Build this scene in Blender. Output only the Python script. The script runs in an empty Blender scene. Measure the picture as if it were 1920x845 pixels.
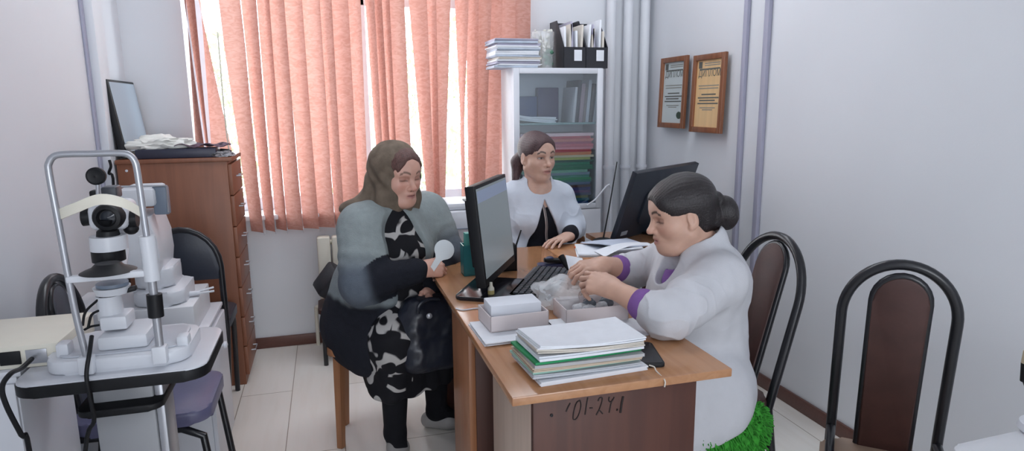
import bpy, bmesh, math, random
import numpy as np
from mathutils import Vector, Matrix, Euler, noise as mnoise
random.seed(7)
R_ = math.radians
PI = math.pi
scene = bpy.context.scene
COL = scene.collection

# ------------------------------------------------------------------ camera
FPX, PITCH, YAW, ROLL, CAMH = 1220.0, 10.5, 15.7, -0.55, 1.40
def cam_axes():
    pi, ya, ro = R_(PITCH), R_(YAW), R_(ROLL)
    fw = Vector((math.sin(ya) * math.cos(pi), math.cos(ya) * math.cos(pi), -math.sin(pi)))
    r = Vector((math.cos(ya), -math.sin(ya), 0)); u = r.cross(fw)
    return r * math.cos(ro) + u * math.sin(ro), u * math.cos(ro) - r * math.sin(ro), fw
CR, CU, CF = cam_axes()
CPOS = Vector((0, 0, CAMH))
cam_d = bpy.data.cameras.new('camera'); cam = bpy.data.objects.new('camera', cam_d); COL.objects.link(cam)
cam_d.sensor_width = 36; cam_d.sensor_fit = 'HORIZONTAL'; cam_d.lens = 36 * FPX / 1920; cam_d.clip_start = 0.05
mw = Matrix((CR, CU, -CF)).transposed().to_4x4(); mw.translation = CPOS
cam.matrix_world = mw
scene.camera = cam

# ------------------------------------------------------------------ world, lights, exposure
scene.view_settings.view_transform = 'Standard'
scene.view_settings.look = 'None'
scene.view_settings.gamma = 1.0
scene.view_settings.use_curve_mapping = False
scene.view_settings.exposure = 0.0
try:
    scene.cycles.use_denoising = True
    scene.cycles.max_bounces = 10
    scene.cycles.diffuse_bounces = 5
    scene.cycles.transparent_max_bounces = 12
    scene.cycles.caustics_reflective = False
    scene.cycles.caustics_refractive = False
except Exception:
    pass
world = bpy.data.worlds.new('sky'); scene.world = world; world.use_nodes = True
bgn = world.node_tree.nodes['Background']
bgn.inputs[0].default_value = (0.86, 0.93, 1.0, 1); bgn.inputs[1].default_value = 9.0
def area(name, loc, size, power, rot=(0, 0, 0), color=(1, 1, 1)):
    d = bpy.data.lights.new(name, 'AREA'); d.shape = 'RECTANGLE'; d.size, d.size_y = size; d.energy = power; d.color = color
    o = bpy.data.objects.new(name, d); COL.objects.link(o); o.location = loc; o.rotation_euler = rot
    return o
LAMPC = (0.90, 0.94, 1.0)
area('ceiling_lamp_light', (0.5, -0.6, 2.80), (1.2, 0.6), 5, color=LAMPC)
area('front_fill_light', (0.5, -3.45, 1.35), (2.4, 1.8), 88, rot=(R_(90), 0, R_(0)), color=LAMPC)  # added fill behind the camera, stands in for the unseen side of the room
area('ceiling_lamp_light', (0.6, 2.9, 2.80), (2.4, 0.5), 24, color=LAMPC)

# ------------------------------------------------------------------ helpers
def s2l(c):
    return c / 12.92 if c <= 0.04045 else ((c + 0.055) / 1.055) ** 2.4
def rgb(r, g, b):
    return (s2l(r / 255), s2l(g / 255), s2l(b / 255), 1.0)
MATS = {}
def mat(name, col, rough=0.5, metal=0.0, noise=0.0, nscale=8.0, bump=0.0, bscale=60.0, spec=0.5, stretch=None, sss=0.0, vcol=False, trans=0.0, alpha=1.0, emit=None, detail=4.0):
    if name in MATS: return MATS[name]
    m = bpy.data.materials.new(name); m.use_nodes = True; MATS[name] = m
    nt = m.node_tree; b = nt.nodes['Principled BSDF']
    b.inputs['Base Color'].default_value = col
    b.inputs['Roughness'].default_value = rough
    b.inputs['Metallic'].default_value = metal
    b.inputs['Specular IOR Level'].default_value = spec
    if sss:
        b.inputs['Subsurface Weight'].default_value = sss
        b.inputs['Subsurface Radius'].default_value = (0.012, 0.005, 0.003)
        b.inputs['Subsurface Scale'].default_value = 1.0
    if trans: b.inputs['Transmission Weight'].default_value = trans
    if alpha < 1: b.inputs['Alpha'].default_value = alpha
    tc = nt.nodes.new('ShaderNodeTexCoord'); mp = nt.nodes.new('ShaderNodeMapping')
    nt.links.new(tc.outputs['Object'], mp.inputs[0])
    if stretch: mp.inputs['Scale'].default_value = stretch
    src = None
    if vcol:
        at_ = nt.nodes.new('ShaderNodeAttribute'); at_.attribute_name = 'Col'; src = at_.outputs['Color']
        nt.links.new(src, b.inputs['Base Color'])
    if noise:
        n = nt.nodes.new('ShaderNodeTexNoise'); n.inputs['Scale'].default_value = nscale; n.inputs['Detail'].default_value = detail
        nt.links.new(mp.outputs[0], n.inputs['Vector'])
        rp = nt.nodes.new('ShaderNodeMapRange'); rp.inputs[1].default_value = 0.3; rp.inputs[2].default_value = 0.7
        rp.inputs[3].default_value = 1 - noise; rp.inputs[4].default_value = 1 + noise
        nt.links.new(n.outputs[0], rp.inputs[0])
        mx = nt.nodes.new('ShaderNodeVectorMath'); mx.operation = 'SCALE'
        if src: nt.links.new(src, mx.inputs[0])
        else: mx.inputs[0].default_value = col[:3]
        nt.links.new(rp.outputs[0], mx.inputs['Scale']); nt.links.new(mx.outputs[0], b.inputs['Base Color'])
    if bump:
        n2 = nt.nodes.new('ShaderNodeTexNoise'); n2.inputs['Scale'].default_value = bscale; n2.inputs['Detail'].default_value = 3
        nt.links.new(mp.outputs[0], n2.inputs['Vector'])
        bp = nt.nodes.new('ShaderNodeBump'); bp.inputs['Strength'].default_value = bump; bp.inputs['Distance'].default_value = 0.004
        nt.links.new(n2.outputs[0], bp.inputs['Height']); nt.links.new(bp.outputs[0], b.inputs['Normal'])
    if emit:
        b.inputs['Emission Color'].default_value = emit[0]; b.inputs['Emission Strength'].default_value = emit[1]
    return m

def ray_at(px, py):
    return CF + CR * ((px - 960) / FPX) - CU * ((py - 422.5) / FPX)
def at(px, py, X=None, Y=None, Z=None):
    d = ray_at(px, py)
    if X is not None: t = (X - CPOS.x) / d.x
    elif Y is not None: t = (Y - CPOS.y) / d.y
    else: t = (Z - CPOS.z) / d.z
    return CPOS + d * t

WM = {}
def link(o, parent=None):
    COL.objects.link(o)
    if parent is not None:
        o.parent = parent; WM[o.name] = WM.get(parent.name, Matrix())
    return o
def thing(name, label, cat, loc=(0, 0, 0), rz=0.0, group=None):
    o = bpy.data.objects.new(name, None); COL.objects.link(o)
    o.empty_display_size = 0.1
    o.location = loc; o.rotation_euler = (0, 0, rz)
    WM[o.name] = Matrix.LocRotScale(Vector(loc), Euler((0, 0, rz)), None)
    o['label'] = label; o['category'] = cat
    if group: o['group'] = group
    return o
def tag(o, label, cat, group=None):
    o['label'] = label; o['category'] = cat
    if group: o['group'] = group
    return o
def dup(root, loc, rz, label, group=None):
    r = root.copy(); COL.objects.link(r); r.location = loc; r.rotation_euler = (0, 0, rz); r['label'] = label
    WM[r.name] = Matrix.LocRotScale(Vector(loc), Euler((0, 0, rz)), None)
    if group: r['group'] = group
    for ch in list(root.children):
        c = ch.copy(); COL.objects.link(c); c.parent = r
        for g in list(ch.children):
            d = g.copy(); COL.objects.link(d); d.parent = c
    return r

class MB:
    """collects shapes in one bmesh; build() links them as ONE mesh object"""
    def __init__(s): s.bm = bmesh.new()
    def _tf(s, vs, M): bmesh.ops.transform(s.bm, matrix=M, verts=vs)
    def box(s, a, b, bev=0.0, seg=2, M=None):
        a = Vector(a); b = Vector(b)
        r = bmesh.ops.create_cube(s.bm, size=1.0); vs = r['verts']
        sc = b - a
        s._tf(vs, Matrix.Translation((a + b) / 2) @ Matrix.Diagonal((abs(sc.x), abs(sc.y), abs(sc.z), 1)))
        es = list({e for v in vs for e in v.link_edges})
        if bev:
            g = bmesh.ops.bevel(s.bm, geom=es, offset=bev, segments=seg, affect='EDGES', profile=0.5, clamp_overlap=True)
            vs = list({v for f in g['faces'] for v in f.verts} | {v for v in vs if v.is_valid})
        if M is not None: s._tf([v for v in vs if v.is_valid], M)
        return s
    def obox(s, c, size, Rm, bev=0.0):
        h = Vector(size) / 2
        return s.box(-h, h, bev, M=Matrix.Translation(Vector(c)) @ Rm.to_4x4())
    def tube(s, pts, r, n=10, closed=False, smooth=0, caps=True, flat=None):
        P = [Vector(p) for p in pts]
        rr = list(r) if hasattr(r, '__len__') else [r] * len(P)
        if smooth:
            Q, q = [], []
            m = len(P); rng = m if closed else m - 1
            for i in range(rng):
                p0 = P[(i - 1) % m] if (closed or i > 0) else P[i] * 2 - P[i + 1]
                p1 = P[i]; p2 = P[(i + 1) % m]
                p3 = P[(i + 2) % m] if (closed or i + 2 < m) else p2 * 2 - p1
                for k in range(smooth):
                    t = k / smooth
                    Q.append(0.5 * ((2 * p1) + (p2 - p0) * t + (2 * p0 - 5 * p1 + 4 * p2 - p3) * t * t + (3 * p1 - p0 - 3 * p2 + p3) * t ** 3))
                    q.append(rr[i] * (1 - t) + rr[(i + 1) % m] * t)
            if not closed: Q.append(P[-1]); q.append(rr[-1])
            P, rr = Q, q
        m = len(P); T = []
        for i in range(m):
            if closed: t = P[(i + 1) % m] - P[(i - 1) % m]
            elif i == 0: t = P[1] - P[0]
            elif i == m - 1: t = P[-1] - P[-2]
            else: t = (P[i + 1] - P[i]).normalized() + (P[i] - P[i - 1]).normalized()
            T.append(t.normalized() if t.length > 1e-9 else Vector((0, 0, 1)))
        nrm = T[0].orthogonal().normalized()
        if flat is not None:
            nrm = (Vector(flat) - T[0] * T[0].dot(Vector(flat))).normalized()
        rings = []
        for i in range(m):
            nrm = (nrm - T[i] * nrm.dot(T[i])).normalized(); bi = T[i].cross(nrm)
            ring = []
            for k in range(n):
                a = 2 * PI * k / n
                ring.append(s.bm.verts.new(P[i] + (nrm * math.cos(a) + bi * math.sin(a)) * rr[i]))
            rings.append(ring)
        for i in range(m if closed else m - 1):
            A = rings[i]; B = rings[(i + 1) % m]
            off = 0
            if closed and i == m - 1:
                off = min(range(n), key=lambda o_: (A[0].co - B[o_].co).length)
            for k in range(n):
                try: s.bm.faces.new((A[k], A[(k + 1) % n], B[(k + 1 + off) % n], B[(k + off) % n]))
                except ValueError: pass
        if caps and not closed:
            s.bm.faces.new(rings[0][::-1]); s.bm.faces.new(rings[-1])
        return s
    def cyl(s, a, b, r0, r1=None, n=24):
        return s.tube([a, b], [r0, r0 if r1 is None else r1], n)
    def lathe(s, c, prof, Rm=None, n=32):
        Rm = (Rm.to_4x4() if Rm is not None else Matrix()); c = Vector(c); rings = []
        for r, z in prof:
            rings.append([s.bm.verts.new(c + Rm.to_3x3() @ Vector((r * math.cos(2 * PI * k / n), r * math.sin(2 * PI * k / n), z))) for k in range(n)])
        for A, B in zip(rings, rings[1:]):
            for k in range(n): s.bm.faces.new((A[k], A[(k + 1) % n], B[(k + 1) % n], B[k]))
        if prof[0][0] > 1e-6: s.bm.faces.new(rings[0][::-1])
        if prof[-1][0] > 1e-6: s.bm.faces.new(rings[-1])
        return s
    def prism(s, pts, M, t, bev=0.0):
        """outline in the local xy plane, extruded by t along local z, placed by M"""
        M = M.to_4x4() if len(M) == 3 else M
        A = [s.bm.verts.new(M @ Vector((x, y, 0))) for x, y in pts]
        B = [s.bm.verts.new(M @ Vector((x, y, t))) for x, y in pts]
        n = len(pts)
        fs = [s.bm.faces.new(A[::-1]), s.bm.faces.new(B)]
        for k in range(n): fs.append(s.bm.faces.new((A[k], A[(k + 1) % n], B[(k + 1) % n], B[k])))
        if bev:
            es = list({e for f in fs[:2] for e in f.edges})
            bmesh.ops.bevel(s.bm, geom=es, offset=bev, segments=2, affect='EDGES', profile=0.5)
        return s
    def grid(s, fn, nu, nv, thick=0.0):
        V = [[s.bm.verts.new(fn(i / nu, j / nv)) for j in range(nv + 1)] for i in range(nu + 1)]
        fs = []
        for i in range(nu):
            for j in range(nv): fs.append(s.bm.faces.new((V[i][j], V[i + 1][j], V[i + 1][j + 1], V[i][j + 1])))
        if thick:
            s.bm.normal_update()
            bmesh.ops.solidify(s.bm, geom=fs, thickness=thick)
        return s
    def ball(s, c, r, n=16, Rm=None):
        r = (r, r, r) if not hasattr(r, '__len__') else r
        g = bmesh.ops.create_uvsphere(s.bm, u_segments=n, v_segments=max(6, n // 2), radius=1.0)
        s._tf(g['verts'], Matrix.Translation(Vector(c)) @ (Rm.to_4x4() if Rm is not None else Matrix()) @ Matrix.Diagonal((r[0], r[1], r[2], 1)))
        return s
    def build(s, name, m, parent=None, world=True, smooth=40):
        me = bpy.data.meshes.new(name)
        bm = s.bm
        bm.normal_update()
        bmesh.ops.recalc_face_normals(bm, faces=bm.faces)
        if parent is not None and world:
            bm.transform(WM.get(parent.name, Matrix()).inverted())
        bm.to_mesh(me); bm.free()
        me.materials.append(m)
        o = bpy.data.objects.new(name, me)
        if smooth:
            me.polygons.foreach_set('use_smooth', [True] * len(me.polygons))
            try: me.set_sharp_from_angle(angle=R_(smooth))
            except Exception: pass
        link(o, parent)
        return o
def center(o):
    """move a top-level mesh's origin to its base"""
    me = o.data; n = len(me.vertices); co = np.empty(n * 3, np.float32); me.vertices.foreach_get('co', co); co = co.reshape(-1, 3)
    c = (co.min(0) + co.max(0)) / 2; c[2] = co[:, 2].min()
    co -= c; me.vertices.foreach_set('co', co.ravel()); o.location = [float(v) for v in c]; WM[o.name] = Matrix.Translation(o.location)
    me.update()
    return o
def single(mb, name, m, label, cat, group=None, smooth=40):
    o = mb.build(name, m, None, smooth=smooth); center(o); return tag(o, label, cat, group)
def struct(mb, name, m, parent=None, smooth=40):
    o = mb.build(name, m, parent, smooth=smooth)
    if parent is None: o['kind'] = 'structure'
    return o
def rrect(w, h, r, n=6):
    """rounded rectangle outline centred on 0"""
    o = []
    for cx, cy, a0 in ((w / 2 - r, h / 2 - r, 0), (-w / 2 + r, h / 2 - r, 90), (-w / 2 + r, -h / 2 + r, 180), (w / 2 - r, -h / 2 + r, 270)):
        for k in range(n + 1):
            a = R_(a0 + 90 * k / n); o.append((cx + r * math.cos(a), cy + r * math.sin(a)))
    return o
def frame(ex, ey, o):
    """matrix with local x=ex, y=ey, z=ex x ey, origin o"""
    ex = Vector(ex).normalized(); ey = Vector(ey); ey = (ey - ex * ex.dot(ey)).normalized(); ez = ex.cross(ey)
    M = Matrix((ex, ey, ez)).transposed().to_4x4(); M.translation = Vector(o); return M

# ------------------------------------------------------------------ materials
WALL = mat('wall_paint', (0.68, 0.70, 0.735, 1), 0.55, noise=0.02, nscale=1.5, bump=0.05, bscale=180)
WHITE_WALL = mat('white_wall_paint', (0.66, 0.68, 0.72, 1), 0.5, noise=0.02, nscale=2)
CEIL = mat('ceiling_paint', (0.75, 0.76, 0.78, 1), 0.8, noise=0.02)
TRUNK = mat('grey_trunking_plastic', rgb(160, 160, 178), 0.5, noise=0.03)
BASEB = mat('brown_baseboard', rgb(96, 62, 54), 0.4, noise=0.12, nscale=20, stretch=(1, 8, 8))
WPLAST = mat('white_plastic', rgb(212, 215, 222), 0.35, noise=0.02)
WFRAME = mat('white_window_plastic', rgb(225, 230, 236), 0.3, noise=0.01)
BLACK = mat('black_plastic', rgb(15, 16, 20), 0.5, noise=0.1, spec=0.3)
BLACKM = mat('black_painted_steel', rgb(24, 25, 30), 0.28, noise=0.1)
DARKBLUE = mat('dark_navy_vinyl', rgb(40, 46, 58), 0.4, noise=0.08, nscale=12, bump=0.1)
VIOLET = mat('violet_grey_vinyl', rgb(92, 92, 122), 0.4, noise=0.08, nscale=10, bump=0.1)
BROWNPAD = mat('dark_brown_upholstery', rgb(64, 38, 34), 0.55, noise=0.15, nscale=14, bump=0.15)
SILVER = mat('brushed_silver', rgb(168, 170, 176), 0.3, metal=0.6, noise=0.05)
CREAM = mat('cream_plastic', rgb(216, 212, 198), 0.4, noise=0.03)
DEVWHITE = mat('instrument_white', rgb(205, 208, 214), 0.35, noise=0.02)
DEVGREY = mat('instrument_grey', rgb(112, 124, 140), 0.4, noise=0.04)
PAPER = mat('white_paper', rgb(222, 226, 232), 0.7, noise=0.03, nscale=30)
PAPERC = mat('cream_paper', rgb(206, 200, 190), 0.7, noise=0.04, nscale=30)
PAPERB = mat('blue_white_paper', rgb(176, 186, 200), 0.7, noise=0.08, nscale=30)
PINKC = mat('pinkish_cardboard', rgb(214, 204, 204), 0.65, noise=0.03, nscale=12)
def wood(name, c1, c2, rough=0.35, axis='y', scale=1.0):
    if name in MATS: return MATS[name]
    m = mat(name, c1, rough); nt = m.node_tree; b = nt.nodes['Principled BSDF']
    tc = nt.nodes.new('ShaderNodeTexCoord'); mp = nt.nodes.new('ShaderNodeMapping'); nt.links.new(tc.outputs['Object'], mp.inputs[0])
    sc = {'x': (1.2, 22, 22), 'y': (22, 1.2, 22), 'z': (22, 22, 1.2)}[axis]; mp.inputs['Scale'].default_value = [v * scale for v in sc]
    n = nt.nodes.new('ShaderNodeTexNoise'); n.inputs['Scale'].default_value = 1.0; n.inputs['Detail'].default_value = 6; n.inputs['Distortion'].default_value = 1.2
    nt.links.new(mp.outputs[0], n.inputs['Vector'])
    cr = nt.nodes.new('ShaderNodeValToRGB'); cr.color_ramp.elements[0].color = c1; cr.color_ramp.elements[1].color = c2
    cr.color_ramp.elements[0].position = 0.35; cr.color_ramp.elements[1].position = 0.65
    nt.links.new(n.outputs[0], cr.inputs[0]); nt.links.new(cr.outputs[0], b.inputs['Base Color'])
    return m
DESKTOP = wood('desk_laminate', rgb(162, 116, 82), rgb(176, 130, 94), 0.16, 'y')
DESKBOARD = wood('desk_board_shaded', rgb(72, 40, 31), rgb(82, 47, 36), 0.5, 'z')  # desk wood darkened: shade on the front panel put into the colour
DESKSIDE = wood('desk_board_light', rgb(184, 164, 148), rgb(196, 176, 160), 0.35, 'z')
DESKLEG = wood('desk_leg_board', rgb(150, 100, 68), rgb(164, 112, 78), 0.35, 'z')
CHESTW = wood('chest_laminate', rgb(120, 73, 51), rgb(131, 82, 58), 0.45, 'z')
STOOLW = wood('stool_wood', rgb(132, 88, 58), rgb(152, 104, 70), 0.45, 'z')
FRAMEW = wood('picture_frame_wood', rgb(118, 72, 46), rgb(142, 90, 60), 0.4, 'z')
# ------------------------------------------------------------------ the room
XL, XR, YB, YF, ZC = -1.0, 2.03, 3.92, -3.5, 2.85
def floor_mat():
    m = mat('pale_laminate', rgb(204, 192, 176), 0.3); nt = m.node_tree; b = nt.nodes['Principled BSDF']
    tc = nt.nodes.new('ShaderNodeTexCoord'); mp = nt.nodes.new('ShaderNodeMapping'); nt.links.new(tc.outputs['Object'], mp.inputs[0])
    mp.inputs['Rotation'].default_value = (0, 0, PI / 2)
    br = nt.nodes.new('ShaderNodeTexBrick'); nt.links.new(mp.outputs[0], br.inputs['Vector'])
    br.inputs['Scale'].default_value = 1.0; br.inputs['Brick Width'].default_value = 1.3; br.inputs['Row Height'].default_value = 0.24
    br.inputs['Mortar Size'].default_value = 0.0022; br.inputs['Mortar Smooth'].default_value = 0.3
    br.inputs['Color1'].default_value = rgb(234, 231, 226); br.inputs['Color2'].default_value = rgb(228, 224, 217); br.inputs['Mortar'].default_value = rgb(150, 138, 124)
    n = nt.nodes.new('ShaderNodeTexNoise'); mp2 = nt.nodes.new('ShaderNodeMapping'); mp2.inputs['Scale'].default_value = (16, 1.5, 1)
    nt.links.new(tc.outputs['Object'], mp2.inputs[0]); nt.links.new(mp2.outputs[0], n.inputs['Vector']); n.inputs['Scale'].default_value = 1.5; n.inputs['Detail'].default_value = 5
    mx = nt.nodes.new('ShaderNodeMix'); mx.data_type = 'RGBA'; mx.blend_type = 'MULTIPLY'; mx.inputs[0].default_value = 0.25
    nt.links.new(br.outputs[0], mx.inputs[6]); nt.links.new(n.outputs[1], mx.inputs[7])
    cr = nt.nodes.new('ShaderNodeValToRGB'); cr.color_ramp.elements[0].color = (0.80, 0.75, 0.68, 1); cr.color_ramp.elements[1].color = (1, 1, 1, 1)
    cr.color_ramp.elements[0].position = 0.25; cr.color_ramp.elements[1].position = 0.55
    nt.links.new(n.outputs[0], cr.inputs[0]); nt.links.new(cr.outputs[0], mx.inputs[7])
    nt.links.new(mx.outputs[2], b.inputs['Base Color'])
    return m
struct(MB().box((XL, YF, -0.06), (XR, YB + 0.3, 0)), 'floor', floor_mat())
struct(MB().box((XL - .2, YF - .1, ZC), (XR + .2, YB + 0.3, ZC + 0.1)), 'ceiling', CEIL)
struct(MB().box((XL - 0.12, YF, 0), (XL, YB + 0.3, ZC)), 'wall_left', WALL)
struct(MB().box((XR, YF, 0), (XR + 0.12, YB + 0.3, ZC)), 'wall_right', WALL)
struct(MB().box((XL - .1, YF - 0.1, 0), (XR + .1, YF, ZC)), 'wall_front', WALL)
WX0, WX1, WZ0, WZ1 = -0.70, 1.10, 0.80, 2.55
WT = 0.26
wb = MB()
wb.box((XL, YB, 0), (WX0, YB + WT, ZC)); wb.box((WX1, YB, 0), (XR, YB + WT, ZC))
wb.box((WX0, YB, 0), (WX1, YB + WT, WZ0)); wb.box((WX0, YB, WZ1), (WX1, YB + WT, ZC))
struct(wb, 'wall_back', WALL)
struct(MB().box((XL, YB - 0.014, 0), (1.0, YB, 0.065), 0.003), 'baseboard_back', BASEB)
struct(MB().box((XL, YF, 0), (XL + 0.014, YB, 0.065), 0.003), 'baseboard_left', BASEB)
struct(MB().box((XR - 0.014, YF, 0), (XR, YB, 0.065), 0.003), 'baseboard_right', BASEB)
# window: sill board, frame with mullions, panes
wnd = bpy.data.objects.new('window_1', None); COL.objects.link(wnd); wnd.location = (0.26, YB + 0.2, WZ0); wnd['kind'] = 'structure'
WM['window_1'] = Matrix.Translation(wnd.location)
yf0, yf1 = YB + 0.17, YB + 0.23
f = MB()
f.box((WX0, yf0, WZ0), (WX1, yf1, WZ0 + .075), .006); f.box((WX0, yf0, WZ1 - .07), (WX1, yf1, WZ1), .006)
for xx in (WX0 + .035, 0.22, 0.66, WX1 - .035): f.box((xx - .04, yf0, WZ0), (xx + .04, yf1, WZ1), .006)
f.box((0.22, yf0, 1.98), (WX1, yf1, 2.05), .006)
f.build('window_frame', WFRAME, wnd)
MB().box((WX0 - .03, YB - 0.05, WZ0 - 0.03), (WX1 + .03, YB + 0.18, WZ0), .008).build('window_sill', WFRAME, wnd)
glass = mat('window_glass', (0.95, 0.98, 1, 1), 0.0)
nt = glass.node_tree; nt.nodes.remove(nt.nodes['Principled BSDF']); gb = nt.nodes.new('ShaderNodeBsdfTransparent'); gg = nt.nodes.new('ShaderNodeBsdfGlossy'); gg.inputs['Roughness'].default_value = 0.02
ms = nt.nodes.new('ShaderNodeMixShader'); ms.inputs[0].default_value = 0.06
nt.links.new(gb.outputs[0], ms.inputs[1]); nt.links.new(gg.outputs[0], ms.inputs[2]); nt.links.new(ms.outputs[0], nt.nodes['Material Output'].inputs[0])
MB().box((WX0, YB + .198, WZ0), (WX1, YB + .202, WZ1)).build('pane', glass, wnd)
# trunking on the right wall, riser on the left wall, pipes in the back corner
for i, (y0, w) in enumerate(((2.885, .030), (2.722, .034))):
    struct(MB().box((XR - .022, y0 - w / 2, 0.0), (XR, y0 + w / 2, ZC), .004), 'trim_%d' % (i + 1), TRUNK)
struct(MB().box((XL, 3.365, 0), (XL + .045, 3.50, ZC), .004), 'trim_3', WHITE_WALL)
struct(MB().box((XL, 3.335, 0), (XL + .012, 3.365, ZC), .003), 'trim_4', TRUNK)
pp = thing('heating_pipe', 'white heating pipe furthest into the corner right of the white cabinet', 'pipe', (1.97, YB - .05, 0), group='white pipes in the back corner')
MB().cyl((1.97, YB - .05, 0), (1.97, YB - .05, ZC), .03).build('pipe', WHITE_WALL, pp)
MB().lathe((1.97, YB - .05, 1.0), [(.031, -.01), (.036, -.01), (.036, .01), (.031, .01)]).build('collar', WPLAST, pp)
dup(pp, (1.855, YB - .05, 0), 0, 'white heating pipe in the middle of the three right of the cabinet', 'white pipes in the back corner')
dup(pp, (1.74, YB - .05, 0), 0, 'white heating pipe nearest the white cabinet', 'white pipes in the back corner')

# ------------------------------------------------------------------ outside: trees beyond the window
LEAF = mat('tree_leaves', rgb(128, 148, 104), 0.6, noise=0.3, nscale=3)
TRUNKB = mat('tree_bark', rgb(140, 128, 112), 0.9, noise=0.2)
def tree(x, y, h, r, label, seed):
    rnd = random.Random(seed)
    t = thing('tree', label, 'tree', (x, y, -3.0), group='trees outside the window')
    MB().tube([(x, y, -3), (x + .1, y, -.5), (x, y + .1, h - r)], [.16, .13, .06], 10).build('trunk', TRUNKB, t)
    m = MB(); n = 4500
    for i in range(n):
        while True:
            p = Vector((rnd.uniform(-1, 1), rnd.uniform(-1, 1), rnd.uniform(-1, 1)))
            if .25 < p.length < 1 and mnoise.noise(p * 2.3 + Vector((seed, 0, 0))) > -.12: break
        c = Vector((x, y, h - r)) + Vector((p.x * r, p.y * r, p.z * r * 1.4))
        s_ = rnd.uniform(.03, .07); a = Euler((rnd.uniform(0, PI), rnd.uniform(0, PI), rnd.uniform(0, PI))).to_matrix()
        vs = [m.bm.verts.new(c + a @ Vector(q) * s_) for q in ((-1, 0, 0), (0, -.5, .1), (1, 0, 0), (0, .5, .1))]
        m.bm.faces.new(vs)
    m.build('foliage', LEAF, t)
tree(1.55, 8.6, 2.6, 1.7, 'leafy tree outside seen through the gap left of the printer and pink slats', 3)
tree(-2.2, 9.8, 2.4, 1.4, 'leafy tree outside further left behind the blind', 5)

# ------------------------------------------------------------------ vertical blind
def slat_mat():
    m = mat('salmon_blind_fabric', rgb(206, 140, 128), 0.8); nt = m.node_tree
    nt.nodes.remove(nt.nodes['Principled BSDF'])
    d = nt.nodes.new('ShaderNodeBsdfDiffuse'); t = nt.nodes.new('ShaderNodeBsdfTranslucent'); mx = nt.nodes.new('ShaderNodeMixShader'); mx.inputs[0].default_value = 0.29
    tc = nt.nodes.new('ShaderNodeTexCoord'); mp = nt.nodes.new('ShaderNodeMapping'); nt.links.new(tc.outputs['Object'], mp.inputs[0])
    mp.inputs['Rotation'].default_value = (0, R_(35), 0); mp.inputs['Scale'].default_value = (1, 1, 2.6)
    n = nt.nodes.new('ShaderNodeTexNoise'); n.inputs['Scale'].default_value = 20; n.inputs['Detail'].default_value = 2.5; n.inputs['Distortion'].default_value = 1.6
    nt.links.new(mp.outputs[0], n.inputs['Vector'])
    cr = nt.nodes.new('ShaderNodeValToRGB'); cr.color_ramp.elements[0].color = rgb(186, 137, 124); cr.color_ramp.elements[1].color = rgb(198, 153, 141)
    cr.color_ramp.elements[0].position = .36; cr.color_ramp.elements[1].position = .62
    nt.links.new(n.outputs[0], cr.inputs[0]); nt.links.new(cr.outputs[0], d.inputs[0]); nt.links.new(cr.outputs[0], t.inputs[0])
    bp = nt.nodes.new('ShaderNodeBump'); bp.inputs['Strength'].default_value = .2; bp.inputs['Distance'].default_value = .003
    nt.links.new(n.outputs[0], bp.inputs['Height']); nt.links.new(bp.outputs[0], d.inputs['Normal']); nt.links.new(bp.outputs[0], t.inputs['Normal'])
    nt.links.new(d.outputs[0], mx.inputs[1]); nt.links.new(t.outputs[0], mx.inputs[2]); nt.links.new(mx.outputs[0], nt.nodes['Material Output'].inputs[0])
    return m
SLAT = slat_mat()
YS = 3.835
blind = thing('vertical_blind', 'salmon pink vertical fabric blind with twisted slats hanging over the window', 'blind', (0.25, YS, 0.72))
MB().box((-0.72, YS - .025, 2.45), (1.22, YS + .025, 2.49), .006).build('headrail', WPLAST, blind)
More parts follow.
